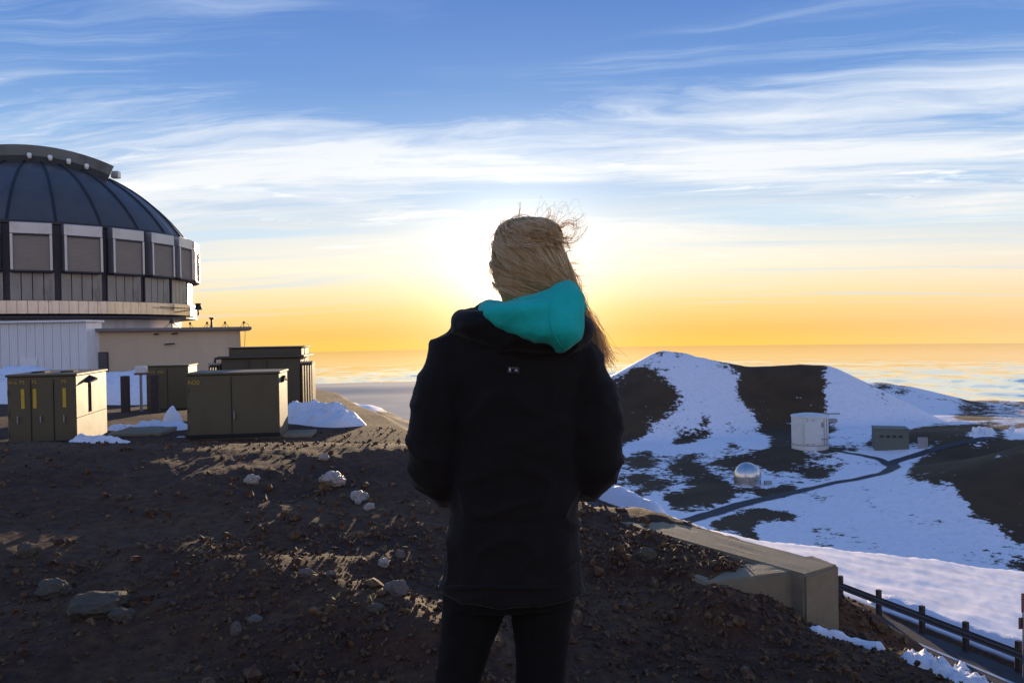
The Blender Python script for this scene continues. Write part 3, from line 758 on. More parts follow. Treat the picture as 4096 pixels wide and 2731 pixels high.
for ph in (1.5, 7.5, 13, 18.5):
    rl = math.sqrt(RS * RS - 3.6 ** 2); d_ = pdir * math.sin(R(ph - 3)) + Vector((0, 0, math.cos(R(ph - 3))))
    p = d_ * (rl + .38) + cdir * 3.62 + Vector((0, 0, ZC - OBZ))
    MB().lathe([(0, .16), (.12, .14), (.14, 0), (.09, -.18), (0, -.2)], 10).build('dome_lamp', M['lamp'], obs, loc=p, smooth=True)
p = at(463, 700, 53) - Vector((OX, OY, OBZ)); MB().box(p, (.5, .4, .45), bev=.03).build('hoist_block', M['alu'], obs)
# weather boom and lamp on the right-hand edge of the drum
q0 = at(660, 1255, 50.5) - Vector((OX, OY, OBZ)); q1 = at(790, 1236, 51.5) - Vector((OX, OY, OBZ))
MB().tube([q0, q1], .035, 6).build('boom', M['rib'], obs)
MB().tube([at(640, 1228, 49) - Vector((OX, OY, OBZ)), q1], .03, 6).build('boom', M['rib'], obs)
MB().lathe([(0, -.35), (.05, -.35), (.05, 0), (.28, .03), (.16, .30), (.20, .42), (0, .45)], 10).build('weather_lamp', M['rib'], obs, loc=at(793, 1240, 51.5) - Vector((OX, OY, OBZ)))

# ------------------------------------------------------------------ tan annex
AY = 40.0
xl, xr = at(340, 1326, AY).x, at(962, 1326, AY).x; ztop = at(900, 1321, AY).z; AZ0 = -2.2
ARZ = R(20); ACOR = Vector((xr, AY, AZ0)); hw = 3.55
ann = empty('annex_building', ACOR - Vector((math.cos(ARZ) * hw, math.sin(ARZ) * hw, 0)), ARZ, 'long low tan plastered building with flat overhanging roof beneath the dome', 'building')
hh = ztop - AZ0
b = MB(); bat = .09
b.add([(-hw, 0, 0), (hw + bat, 0, 0), (hw + bat, 12, 0), (-hw, 12, 0), (-hw, .04, hh), (hw - .02, .04, hh), (hw - .02, 12, hh), (-hw, 12, hh)],
      [(0, 1, 5, 4), (1, 2, 6, 5), (2, 3, 7, 6), (3, 0, 4, 7), (4, 5, 6, 7)])
b.build('wall', M['wall_tan'], ann)
rf = MB().box((.15, 6, hh + .085), (2 * hw + .75, 12.6, .16), bev=.02).build('roof', M['roof'], ann)
ANI = (Matrix.Translation(ann.location) @ Matrix.Rotation(ARZ, 4, 'Z')).inverted()
def ap(px, py, off):              # a sight line met with the plane `off - AY` metres behind the annex front
    d = ray(px, py); o_ = ANI @ CAM; d = ANI.to_3x3() @ d; k = ((off - AY) - o_.y) / d.y; return o_ + d * k
lv = MB(); c = ap(394, 1447, AY); lw, lh = .86, .92
lvo = MB().box((c.x, -.01, c.z), (lw, .12, lh), bev=.01).build('louvre_vent', M['pier'], ann)
for i in range(8): MB().box((c.x + .03, -.10, c.z - lh / 2 + .09 + i * .105), (lw - .18, .05, .055)).build('slat', M['louvre'], lvo)
for (px_, py_, L) in ((618, 1337, .2), (690, 1335, .25), (660, 1377, .45)):
    c = ap(px_, py_, AY); MB().tube([(c.x, -.02, c.z), (c.x, -.14, c.z), (c.x + L, -.16, c.z + .03)], .035, 6).build('wall_bracket', M['rib'], ann)
# things on the roof
rods = [(760, 1291), (828, 1289), (900, 1288), (975, 1287)]
tops = []
for px_, py_ in rods:
    c = ap(px_, py_, AY + .6); tops.append(c)
    MB().tube([(c.x, c.y, hh + .165), c], .018, 6).tube([c - Vector((0, 0, .09)), c + Vector((0, 0, .03))], .05, 6).build('lightning_rod', M['rib'], ann)
cab = MB()
for a, b2 in zip(tops[:-1], tops[1:]):
    cab.tube([a.lerp(b2, t) - Vector((0, 0, .55 * 4 * t * (1 - t) * .75)) for t in np.linspace(0, 1, 9)], .012, 5)
e_ = ap(981, 1324, AY - .35); l_ = ap(978, 1400, AY - .1)
cab.tube([tops[-1], tops[-1] + Vector((.22, -.3, -.15)), tops[-1] + Vector((.26, -.75, -.45)), ap(981, 1324, AY - .42), l_, l_ - Vector((0, 0, .8))], .012, 5)
cab.build('lightning_cable', M['cable'], ann)
c = ap(847, 1310, AY + 1); MB().lathe([(0, 0), (.07, 0), (.06, .2), (.05, .21), (.05, .38), (.13, .46), (.13, .5), (0, .5)], 12).build('vent_pipe', M['rib'], ann, loc=(c.x, c.y, hh + .165))
c = ap(686, 1283, AY + .4); zz = hh + .165
tb = MB()
for dx_, dy_ in ((-.33, 0), (.33, .05), (0, .4)): tb.tube([(c.x, c.y, c.z - .05), (c.x + dx_, c.y + dy_, zz)], .022, 5)
tb.tube([(c.x, c.y, zz), (c.x, c.y, c.z + .08)], .035, 6).build('antenna_tripod', M['metal'], ann)
MB().lathe([(0, .12), (.06, .1), (.12, -.12), (0, -.14)], 8).build('antenna_head', M['rib'], ann, loc=c)

# ------------------------------------------------------------------ white clad shed
SY = 36.6
sxr = at(344, 1326, SY).x; sxl = at(-420, 1326, SY).x; szt = at(200, 1290, SY).z
shed = empty('clad_shed', ((sxl + sxr) / 2, SY, AZ0), 0, 'white shed in ribbed metal cladding beside the tan building', 'shed')
hw2 = (sxr - sxl) / 2; sh_ = szt - AZ0
MB().box((0, .8, sh_ / 2), (2 * hw2 - .1, 1.4, sh_ - .01)).build('wall', M['white_metal'], shed)
nsh = 22
for k in range(nsh):                                   # each cladding sheet is its own folded panel
    w_ = 2 * hw2 / nsh; b = MB(); xs = []; 
    for i in range(4):
        x0 = -w_ / 2 + .008 + i * (w_ - .016) / 4; d_ = (w_ - .016) / 4
        xs += [(x0, .035), (x0 + d_ * .55, .035), (x0 + d_ * .66, .0), (x0 + d_ * .9, .0)]
    xs.append((w_ / 2 - .008, .035))
    b.add([(x, y, z) for (x, y) in xs for z in (0, sh_)], [(2 * i, 2 * i + 2, 2 * i + 3, 2 * i + 1) for i in range(len(xs) - 1)])
    if k == 0: pm = b.me('cladding_sheet')
    link('cladding_sheet', pm, M['white_metal'], shed, (-hw2 + (k + .5) * w_, .05, 0))
MB().box((0, .72, sh_ + .05), (2 * hw2 + .12, 1.7, .09), bev=.01).build('roof_trim', M['white_metal'], shed)
c = at(115, 1470, SY) - Vector(((sxl + sxr) / 2, SY, AZ0))
d = MB().box((c.x, .0, c.z - .55), (.75, .06, 1.9), bev=.01).build('door', M['white_metal'], shed)
MB().box((c.x + .28, -.06, c.z - .6), (.04, .06, .12)).build('handle', M['metal'], d)

# ================================================================== ELECTRICAL CABINETS
def text_mesh(s, size):
    cu = bpy.data.curves.new('lettering', 'FONT'); cu.body = s; cu.size = size; cu.extrude = .001; cu.align_x = 'LEFT'
    o = bpy.data.objects.new('lettering', cu); COL.objects.link(o)
    dg = bpy.context.evaluated_depsgraph_get(); m_ = bpy.data.meshes.new_from_object(o.evaluated_get(dg))
    bpy.data.objects.remove(o); return m_
def cabinet(pxl, pxr, pyb, pyt, Y, depth, phi, label, seams=True):
    """front face between two pixel columns, turned by phi about its front right corner"""
    pr = at(pxr, pyb, Y); xr_ = pr.x; cph, sph = math.cos(phi), math.sin(phi)
    k = (pxl - 2048) / F
    # left corner = pr - w*(cos,sin): find w so that it projects on pxl
    w_ = (xr_ - k * Y * 1.0) / (cph - k * sph)
    z0 = pr.z - .10; h = at(pxr, pyt, Y).z - pr.z
    root = empty('electrical_cabinet', (xr_, Y, z0), phi, label, 'electrical cabinet', 'green electrical cabinets on the gravel')
    H = h + .10
    MB().box((-w_ / 2, depth / 2, H / 2), (w_, depth, H - .02), bev=.012).build('body', M['green'], root)
    MB().box((-w_ / 2, depth / 2, H + .012), (w_ + .05, depth + .05, .045), bev=.012).build('lid', M['green'], root)
    return root, w_, H
c1, w1, H1 = cabinet(24, 309, 1772, 1500, 14.0, 1.9, R(12.5), 'dark green cabinet with three yellow warning strips on its front')
for fx in (.33, .66):
    MB().box((-w1 * fx, -.004, H1 * .5), (.012, .012, H1 * .9)).build('door_seam', M['seam'], c1)
for px_ in (88, 137, 260):
    fx = (px_ - 24) / 285; x = -w1 * (1 - fx); 
    MB().box((x, -.008, H1 * .70), (.055, .012, H1 * .26)).build('warning_strip', M['yellow'], c1)
    o = link('lettering', text_mesh({88: 'F3', 137: 'F2', 260: 'F3'}[px_], .085), M['yellow'], c1, (x - .045, -.009, H1 * .90), (R(90), 0, 0))
link('lettering', text_mesh('N16', .072), M['yellow'], c1, (-w1 + .03, -.009, H1 * .90), (R(90), 0, 0))
MB().box((.004, .95, H1 * .42), (.012, 1.86, .012)).build('panel_seam', M['seam'], c1)
MB().box((.012, .82, H1 * .70), (.03, .05, H1 * .5), bev=.008).build('latch_bar', M['green'], c1)
MB().add([(.0, .45, H1 * .90), (.10, .45, H1 * .885), (.14, .80, H1 * .93), (.0, .80, H1 * .975), (0, .45, H1 * .88), (.10, .45, H1 * .87), (.14, .80, H1 * .90), (0, .80, H1 * .90)],
         [(0, 1, 2, 3), (4, 7, 6, 5), (0, 4, 5, 1), (1, 5, 6, 2), (2, 6, 7, 3)]).build('dark_wedge', M['seam'], c1)  # near-black sloped wedge high on the right face
for fx in (.28, .72): MB().box((-w1 * fx, .7, H1 + .045), (.22, .3, .03), bev=.01).build('lifting_plate', M['seam'], c1)

c2, w2, H2 = cabinet(742, 1120, 1742, 1492, 14.8, 1.1, R(8), 'plain dark green double door cabinet marked N20')
for fx in (.52,): MB().box((-w2 * fx, -.004, H2 * .5), (.012, .012, H2 * .92)).build('door_seam', M['seam'], c2)
MB().box((-w2 * .49, -.03, H2 * .40), (.025, .05, .16), bev=.006).build('door_handle', M['metal'], c2)
link('lettering', text_mesh('N20', .115), M['yellow'], c2, (-w2 + .03, -.009, H2 * .86), (R(90), 0, 0))
MB().add([(.0, .2, H2 * .86), (.0, .45, H2 * .95), (.0, .7, H2 * .86), (.0, .45, H2 * .905), (.06, .2, H2 * .86), (.06, .45, H2 * .95), (.06, .7, H2 * .86), (.06, .45, H2 * .905)],
         [(4, 5, 7), (5, 6, 7), (0, 4, 7, 3), (3, 7, 6, 2), (0, 1, 5, 4), (1, 2, 6, 5)]).build('dark_chevron', M['seam'], c2)  # near-black raised chevron high on the right face
c3, w3, H3 = cabinet(582, 756, 1640, 1463, 23.0, 1.3, R(11), 'dark green cabinet behind a rounded heap of snow')
MB().box((-w3 * .5, -.004, H3 * .5), (.012, .012, H3 * .92)).build('door_seam', M['seam'], c3)
link('lettering', text_mesh('N16  4201', .10), M['yellow'], c3, (-w3 + .06, -.009, H3 * .86), (R(90), 0, 0))
for root, w_, H_ in ((c1, w1, H1), (c2, w2, H2), (c3, w3, H3)):
    hmesh = MB().tube([(0, -.012, -.05), (0, -.012, .05)], .012, 6).me('hinge')
    for fx in (.985, .015):
        for fz in (.22, .5, .78): link('hinge', hmesh, M['green'], root, (-w_ * fx, 0, H_ * fz))
    MB().box((-w_ / 2, -.012, .13), (w_ + .02, .03, .07), bev=.006).build('base_channel', M['seam'], root)
for fx in (.18, .52, .85): MB().box((-w1 * fx, -.022, H1 * .42), (.022, .045, .13), bev=.006).build('door_handle', M['metal'], c1)
# concrete plinths
def pad(px0, px1, py_, Y, d, label):
    a = at(px0, py_, Y); b_ = at(px1, py_, Y); z = zg((a.x + b_.x) / 2, Y)
    o = MB().box((0, d / 2, 0), (b_.x - a.x, d, .5), bev=.015).build('concrete_pad', M['concrete'], None, ((a.x + b_.x) / 2, Y, z - .2), (0, 0, R(7)))
    tag(o, label, 'concrete slab', 'cabinet plinths')
pad(425, 640, 1735, 15.2, 1.5, 'concrete slab beside the cabinet with yellow strips')
pad(1125, 1245, 1745, 14.95, .8, 'concrete slab at the right end of the plain double door cabinet')

# transformer -------------------------------------------------------
TY = 20.0; tl_ = at(893, 1700, TY); tr_ = at(1203, 1700, TY); tz = zg(tl_.x, TY) - .1
tr = empty('transformer', ((tl_.x + tr_.x) / 2, TY, tz), R(5), 'tall dark oil transformer with cooling fins standing behind the double door cabinet', 'transformer')
tw = tr_.x - tl_.x; TH_ = at(1000, 1432, TY).z - tz
MB().box((0, .65, TH_ / 2), (tw, 1.3, TH_), bev=.02).build('tank', M['green2'], tr)
MB().box((.03, .65, TH_ + .03), (tw + .16, 1.5, .06), bev=.01).build('tank_flange', M['green2'], tr)
hb = at(1000, 1400, TY).z - at(1000, 1432, TY).z
MB().box((.10, .62, TH_ + .06 + hb / 2 - .02), (tw * .92, 1.1, hb), bev=.015).build('cable_box', M['green2'], tr)
MB().box((.12, .62, TH_ + .06 + hb), (tw * .95, 1.16, .03), bev=.008).build('cable_box_lid', M['green2'], tr)
for fx in (-.16, .06): MB().box((tw * fx, -.02, TH_ * .5), (.05, .05, TH_ * .94), bev=.008).build('stiffener', M['green2'], tr)
MB().tube([(-tw / 2 - .18, .1, TH_ * .93), (-tw / 2 - .16, .1, TH_ + .0), (-tw / 2 + .0, .1, TH_ + .02)], .035, 6).build('lifting_hook', M['green2'], tr)
def radiator(sx, z0, z1):
    ro = MB().box((sx * (tw / 2 + .14), .25, z1 - .05), (.30, .34, .07), bev=.01).build('radiator', M['green2'], tr)
    MB().box((sx * (tw / 2 + .14), .25, z0 + .05), (.30, .34, .07), bev=.01).build('header', M['green2'], ro)
    for i in range(5):
        x = sx * (tw / 2 + .035 + i * .062)
        b = MB().box((x, .22, (z0 + z1) / 2), (.022, .52, z1 - z0 - .12), bev=.006)
        b.build('cooling_fin', M['green2'], ro)
        MB().lathe([(0, .03), (.022, .02), (.024, -.03), (0, -.03)], 8, (x, -.03, z1 - .01)).build('fin_cap', M['metal'], ro)
        MB().lathe([(0, .03), (.022, .02), (.024, -.03), (0, -.03)], 8, (x, -.03, z0 + .10)).build('fin_cap', M['metal'], ro)
zr1 = at(1220, 1446, TY).z - tz; zr0 = at(1220, 1632, TY).z - tz
radiator(1, zr0, zr1); radiator(-1, zr0, at(880, 1452, TY).z - tz)
MB().box((tw / 2 + .22, .25, zr0 / 2 + .05), (.12, .12, zr0 + .1)).build('support_leg', M['green2'], tr)
MB().tube([(tw * .47 + .14, .1, TH_ + .3), (tw * .47 + .15, .1, TH_ + .1), (tw * .47 + .15, .1, TH_ - .1)], .01, 5).build('ground_wire', M['cable'], tr)

# bollards and small box by the snow bank ---------------------------
def bollard(px_, pyt, pyb, Y, label):
    p = at(px_, pyb, Y); h = at(px_, pyt, Y).z; z0 = zg(p.x, Y) - .1
    o = MB().box((0, 0, (h - z0) / 2), (.20, .20, h - z0), .2, bev=.02).build('bollard_post', M['wood'], None, (p.x, Y, z0))
    tag(o, label, 'post', 'square posts near the cabinets')
bollard(502, 1503, 1600, 21.5, 'square brown post standing in front of the long snow bank')
bollard(622, 1500, 1640, 21.5, 'square grey brown post in front of the cabinet behind the snow heap')
p = at(563, 1500, 22); z0 = zg(p.x, 22) - .05
mb = empty('meter_box', (p.x, 22, z0), 0, 'small pale meter box on a post left of the cabinet with the snow heap', 'meter box')
hz = at(563, 1464, 22).z - z0; hz0 = at(563, 1492, 22).z - z0
MB().box((.02, 0, (hz + hz0) / 2), (.28, .2, hz - hz0), bev=.02).build('case', M['tank'], mb)
MB().box((.02, -.0, hz0 - .02), (.32, .22, .05), bev=.01).build('red_band', M['sign'], mb)
MB().tube([(.0, 0, 0), (0, 0, hz0)], .04, 6).build('post', M['metal'], mb)

# ================================================================== ROADSIDE
def s_for_px(px_, t, z):
    s = np.linspace(-22, 75, 6000); x = LX + TD[0] * s + ND[0] * t; y = LY + TD[1] * s + ND[1] * t
    qx, _ = proj(x, y, np.full_like(x, z)); return float(s[np.argmin(np.abs(qx - px_))])
SS = [s_for_px(p_, .95, ZROAD + .3) for p_ in (3362, 3515, 3688, 3862, 4072)]
step = (SS[0] - SS[4]) / 4
SS = [SS[0] + 2 * step, SS[0] + step] + SS + [SS[4] - step, SS[4] - 2 * step]
g0 = rp(SS[4], .95); RZ = math.atan2(TD[1], TD[0])
gr = empty('guardrail', (g0[0], g0[1], ZROAD - TILT * g0[0]), RZ, 'dark steel guardrail on short wooden posts between road and snow slope', 'guardrail')
pm = MB().box((0, 0, .36), (.13, .15, .96), bev=.015).me('post')
for s in SS: link('post', pm, M['wood'], gr, (s - SS[4], 0, -TILT * TD[0] * (s - SS[4])), (0, 0, rng.normal() * .05))
def wbeam(L):
    prof = [(.16, -.155), (.13, -.10), (.13, -.06), (.17, -.02), (.17, .02), (.13, .06), (.13, .10), (.16, .155)]
    b = MB(); 
    for x in (0, L): b.v += [(x, y, .55 + z * .8) for (y, z) in prof] + [(x, y - .012, .55 + z * .8) for (y, z) in prof[::-1]]
    n = len(prof) * 2
    b.f += [(i, (i + 1) % n, n + (i + 1) % n, n + i) for i in range(n)]
    return b.me('rail_beam')
for a, b_ in zip(SS[:-1], SS[1:]):
    L = a - b_; link('rail_beam', wbeam(L - .01), M['rail'], gr, (b_ - SS[4] + .005, -.02, -TILT * TD[0] * (b_ - SS[4])), (0, math.asin(TILT * TD[0]), 0))

# sign at the roadside
sp_ = at(4086, 2520, 20.5)
sg = empty('road_sign', (sp_.x, sp_.y, zg(sp_.x, sp_.y) - .1), R(12), 'faded red sign seen from behind on a slim steel post by the guardrail', 'sign')
zs0 = at(4086, 2516, 20.5).z - sg.location.z; zs1 = at(4086, 2470, 20.5).z - sg.location.z; zs2 = at(4086, 2440, 20.5).z - sg.location.z
MB().tube([(.05, 0, 0), (.05, 0, zs2)], .022, 6).build('post', M['metal'], sg)
MB().box((.09, .03, (zs0 + zs1) / 2), (.30, .012, zs1 - zs0), bev=.004).build('sign_plate', M['sign'], sg)
MB().box((.20, .03, zs2 + .18), (.34, .012, .5), bev=.004).build('sign_plate', M['sign'], sg)

# far curve: short posts on the bank, and a stepped retaining wall with snow on top
g1 = at(1380, 1640, 90)
gf = empty('curve_guardrail', (g1.x, g1.y, ZROAD), 0, 'row of six short dark posts along the far bend of the road', 'guardrail')
ys = []
for px_, pyt, Y in ((1288, 1608, 95), (1332, 1613, 93), (1373, 1620, 91), (1409, 1626, 89), (1441, 1633, 87), (1472, 1642, 85)):
    p = at(px_, pyt, Y); zt = p.z; zb = zg(p.x, p.y) - .3
    MB().box((p.x - g1.x, p.y - g1.y, (zt + zb) / 2 - ZROAD), (.26, .26, zt - zb), bev=.02).build('post', M['wood'], gf); ys.append(p)
for a, b_ in zip(ys[:-1], ys[1:]):
    A_v = a - Vector((g1.x, g1.y, ZROAD)) - Vector((0, 0, .35)); B_v = b_ - Vector((g1.x, g1.y, ZROAD)) - Vector((0, 0, .35))
    MB().tube([A_v, B_v], .10, 5).build('rail_beam', M['rail'], gf)
rw0 = at(1342, 1690, 79); rw = empty('retaining_wall', (rw0.x, rw0.y, ZROAD - .1), R(-4), 'low stepped concrete retaining wall capped with snow at the road bend', 'wall')
Lw = at(1477, 1690, 77).x - rw0.x
for i in range(7):
    x0 = Lw * i / 7; x1 = Lw * (i + 1) / 7; h0 = 1.62 - 1.15 * i / 7; h1 = 1.62 - 1.15 * (i + 1) / 7
    b = MB().add([(x0 + .02, 0, 0), (x1 - .02, 0, 0), (x1 - .02, 1.0, 0), (x0 + .02, 1.0, 0), (x0 + .02, 0, h0), (x1 - .02, 0, h1), (x1 - .02, 1.0, h1), (x0 + .02, 1.0, h0)],
                 [(0, 1, 5, 4), (1, 2, 6, 5), (2, 3, 7, 6), (3, 0, 4, 7), (4, 5, 6, 7), (3, 2, 1, 0)])
    b.build('wall_block', M['concrete'], rw)
    b = MB().add([(x0 + .03, -.05, h0 + .004), (x1 - .04, -.05, h1 + .004), (x1 - .04, 1.0, h1 + .004), (x0 + .03, 1.0, h0 + .004), (x0 + .06, .1, h0 + .20), (x1 - .08, .1, h1 + .20), (x1 - .08, .9, h1 + .18), (x0 + .06, .9, h0 + .18)],
                 [(0, 1, 5, 4), (1, 2, 6, 5), (2, 3, 7, 6), (3, 0, 4, 7), (4, 5, 6, 7), (3, 2, 1, 0)])
    b.build('snow_cap', M['snow'], rw)

# ================================================================== CONCRETE HEADWALL on the brink
WA, WB, WC = Vector((1.22, 7.82)), Vector((2.45, 6.0)), Vector((1.35, 5.62)); WT = -.30
hwall = empty('headwall', (WB.x, WB.y, -1.6), 0, 'weathered concrete headwall half buried in gravel at the edge of the drop', 'wall')
def wallseg(a, b, th, side, z1, z0=-1.6, ext=0.):
    d = (b - a).normalized(); n = Vector((-d.y, d.x)) * side; a = a - d * ext
    pts = [a, b, b + n * th, a + n * th]
    bm = bmesh.new()
    lo = [bm.verts.new((p.x - WB.x, p.y - WB.y, z0 + 1.6)) for p in pts]; hi = [bm.verts.new((p.x - WB.x, p.y - WB.y, z1 + 1.6)) for p in pts]
    bm.faces.new(lo); bm.faces.new(hi)
    for i in range(4): bm.faces.new((lo[i], lo[(i + 1) % 4], hi[(i + 1) % 4], hi[i]))
    bmesh.ops.recalc_face_normals(bm, faces=bm.faces[:])
    bmesh.ops.bevel(bm, geom=[e for e in bm.edges], offset=.018, segments=2, affect='EDGES')
    bmesh.ops.subdivide_edges(bm, edges=bm.edges[:], cuts=9, use_grid_fill=True)
    for q in bm.verts:
        p_ = q.co * 5; q.co += q.normal * (.006 * mnoise.noise(p_) + .003 * mnoise.noise(p_ * 3.1) - .03 * max(0, mnoise.noise(p_ * 1.7) - .35))
    m_ = bpy.data.meshes.new('w'); bm.to_mesh(m_); bm.free(); return m_
link('long_wall', wallseg(WA, WB, .42, -1, WT), M['concrete'], hwall)
link('wing_wall', wallseg(WC, WB - (WB - WC).normalized() * .0, .30, 1, WT - .004), M['concrete'], hwall)
link('far_return', wallseg(Vector((.1, 7.60)), WA, .30, -1, WT - .008), M['concrete'], hwall)

# ================================================================== VALLEY TELESCOPES
# silver dome
CY = hit(2990, 1940); cp = at(2990, 1940, CY[1]); cr = 52.5 / F * CY[1]
cso = empty('silver_dome', (cp.x, cp.y, CY[2]), 0, 'small shiny silver telescope dome on the valley floor', 'telescope dome')
MB().lathe([(cr, -6), (cr, cr * .72)], 48).build('drum', M['silver'], cso, smooth=True)
def gore2(a0, a1, name, e=0.):
    b = MB(); n, m_ = 12, 6
    for i in range(n + 1):
        ph = math.pi / 2 * i / n
        for j in range(m_ + 1):
            q = a0 + (a1 - a0) * j / m_; b.v.append(((cr + e) * math.sin(ph) * math.cos(q), (cr + e) * math.sin(ph) * math.sin(q), cr * .72 + (cr + e) * math.cos(ph) * 1.02))
    for i in range(n):
        for j in range(m_):
            a = i * (m_ + 1) + j; b.f.append((a, a + 1, a + m_ + 2, a + m_ + 1)[::-1])
    return b.build(name, M['silver'], cso, smooth=True)
for k in range(8): gore2(R(45 * k + 10), R(45 * k + 54.4), 'dome_panel')
gore2(R(195), R(243), 'shutter_door', .35)
MB().lathe([(cr + .25, cr * .70), (cr + .25, cr * .76), (cr - .1, cr * .78)], 48).build('ring', M['tankband'], cso)
MB().box((cr * 1.5, -2, 1.2), (5, 4, 4.2), bev=.1).build('control_hut', M['tankband'], cso)
# white drum-shaped enclosure
JY = hit(3240, 1793); jp = at(3240, 1793, JY[1]); k = JY[1] / F; jr = 70 * k; jh = 128 * k
jc = empty('white_enclosure', (jp.x, jp.y, JY[2]), 0, 'white drum shaped radio telescope enclosure at the foot of the snowy cone', 'telescope enclosure')
MB().lathe([(jr, -8), (jr, jh * .14)], 48).build('base_ring', M['tank'], jc, smooth=True)
MB().lathe([(jr + .25, jh * .14), (jr + .25, jh * .165)], 48).build('seam_ring', M['tankband'], jc)
MB().lathe([(jr, jh * .165), (jr, jh), ], 48).build('upper_wall', M['tank'], jc, smooth=True)
MB().lathe([(jr + .6, jh), (jr + .6, jh + 1.2), (jr * .5, jh + 2.8), (0, jh + 3.4)], 48).build('roof', M['tank'], jc)
for a in (-118, -100, -62, -48):
    x, y = (jr + .1) * math.cos(R(a)), (jr + .1) * math.sin(R(a)); MB().box((x, y, jh * .57), (.5, .5, jh * .8), R(a)).build('wall_seam', M['tankband'], jc)
MB().box((-jr * .2, -jr * 1.0, jh * .56), (jr * .9, .8, jh * .68), bev=.1).build('door_leaf', M['tank'], jc)
MB().box((jr * .30, -jr * .99, jh * .80), (4.0, .8, 4.2), bev=.2).build('vent_panel', M['tankband'], jc)
MB().box((jr * .32, -jr * .98, jh * .36), (12, .6, 1.0), bev=.1).build('sill_band', M['tankband'], jc)
MB().box((jr * .5, jr * .3, jh * 1.06), (jr * 2.6, 2.0, 1.2), R(-6), bev=.1).build('roof_beam', M['tankband'], jc)
MB().box((jr * 1.15, 0, jh * .86), (jr * .75, 5, 3.4), bev=.2).build('side_gallery', M['tankband'], jc)
# grey assembly hall
GY = hit(3640, 1786); gp = at(3640, 1786, GY[1]); k = GY[1] / F
gb = empty('assembly_hall', (gp.x, gp.y, GY[2] - 1), R(-18), 'grey green assembly hall beside the valley road', 'building')
MB().box((-16 * 1, 0, 7.5), (138 * k * .9, 22, 19), bev=.2).build('wall', M['greybld'], gb)
MB().box((-16, 0, 17.4), (138 * k * .93, 23, .9), bev=.1).build('roof', M['greybld'], gb)
MB().box((8.4, -11.1, 5), (8, .6, 12), bev=.1).build('hall_door', M['tankband'], gb)
for i in range(4): MB().box((-16 - 8 + i * 5, -11.1, 11), (3, .4, 2)).build('window', M['pier'], gb)
# dish antennas
def dish(px_, py_, d_, rz, label):
    h = hit(px_, py_); o = empty('dish_antenna', (h[0], h[1], h[2] - .3), rz, label, 'antenna', 'white dish antennas in the valley')
    MB().lathe([(1.2, 0), (1.0, 2.2), (.8, 3.0)], 12).build('pedestal', M['dish'], o)
    prof = [(d_ * .5 * t, d_ * .16 * t * t) for t in np.linspace(0.02, 1, 9)]
    o2 = MB().lathe(prof, 28).build('dish', M['dish'], o, (0, -.4, 4.0), (R(58), 0, 0), smooth=True)
    MB().tube([(d_ * .42, 0, .8), (0, 0, d_ * .42), (-d_ * .42, 0, .8)], .09, 5).build('feed_support', M['dish'], o2)
    MB().box((0, .5, 3.6), (2.0, 1.6, 1.8), bev=.1).build('mount', M['dish'], o)
for i, (a, b_) in enumerate([(3895, 1738), (3918, 1735), (3940, 1737), (3962, 1741), (4052, 1733)]):
    dish(a, b_, 6.5, R(20 - 24 * i), ['white dish antenna at the end of the cluster nearest the assembly hall', 'white dish antenna standing second in the cluster from the assembly hall', 'white dish antenna standing third in the cluster from the assembly hall', 'white dish antenna at the end of the cluster away from the assembly hall', 'white dish antenna standing alone beyond the cluster'][i])

# ================================================================== SNOW HEAPS
def heap(name, path, width, height, label, seed, n=None, lump=.5, sink=.05, group='heaps of old snow', m_=22):
    """a ragged ridge of snow along a ground path [(x, y)], resting on the ground"""
    P_ = smooth_path(path, 10) if len(path) > 2 else [np.array(path[0]) + (np.array(path[1]) - np.array(path[0])) * t for t in np.linspace(0, 1, 40)]
    P_ = np.array(P_); k = len(P_); V = []; Fc = []
    L = np.concatenate([[0], np.cumsum(np.linalg.norm(np.diff(P_, axis=0), axis=1))]); tot = L[-1]
    cen = P_.mean(0); zc = zg(*cen)
    T_ = np.empty_like(P_); T_[1:-1] = P_[2:] - P_[:-2]; T_[0] = P_[1] - P_[0]; T_[-1] = P_[-1] - P_[-2]; T_ /= np.linalg.norm(T_, axis=1, keepdims=True) + 1e-9
    e = np.minimum(1, np.minimum(L, tot - L) / (width * .6 + 1e-6)); e = np.sqrt(np.maximum(0, e * (2 - e)))
    wv = .75 + .5 * vn(L / width * .9, np.full(k, seed * 3.1), seed)
    u = np.linspace(-1, 1, m_ + 1)[None, :]
    off = u * width / 2 * (.35 + .65 * e[:, None]) * wv[:, None]
    x = P_[:, :1] - T_[:, 1:] * off; y = P_[:, 1:] + T_[:, :1] * off
    prof = np.maximum(0, 1 - np.abs(u) ** 2.2)
    lf = fbm(x / width * 2.2, y / width * 2.2, seed, 4, .6); lf2 = fbm(x / width * 9, y / width * 9, seed + 3, 3, .6)
    h = height * prof * e[:, None] * (1 + lump * lf + lump * .35 * lf2) * wv[:, None]
    V = np.stack([x - cen[0], y - cen[1], z_all(x.ravel(), y.ravel()).reshape(x.shape) - zc - sink + h], -1).reshape(-1, 3)
    for i in range(k - 1):
        for j in range(m_):
            q = i * (m_ + 1) + j; Fc.append((q, q + 1, q + m_ + 2, q + m_ + 1))
    o = link(name, mesh_np(name, V, Fc), M['snow'], None, (cen[0], cen[1], zc)); tag(o, label, 'snow', group); return o
def gx(px_, Y): return (px_ - 2048) / F * Y
def pth(*pts): return [(gx(a, Y), Y) for a, Y in pts]
heap('snow_bank', pth((-260, 30), (100, 29), (430, 28.5), (560, 28), (660, 27)), 3.6, 1.0, 'long blue snow bank against the white shed and tan wall', 3, lump=.35)
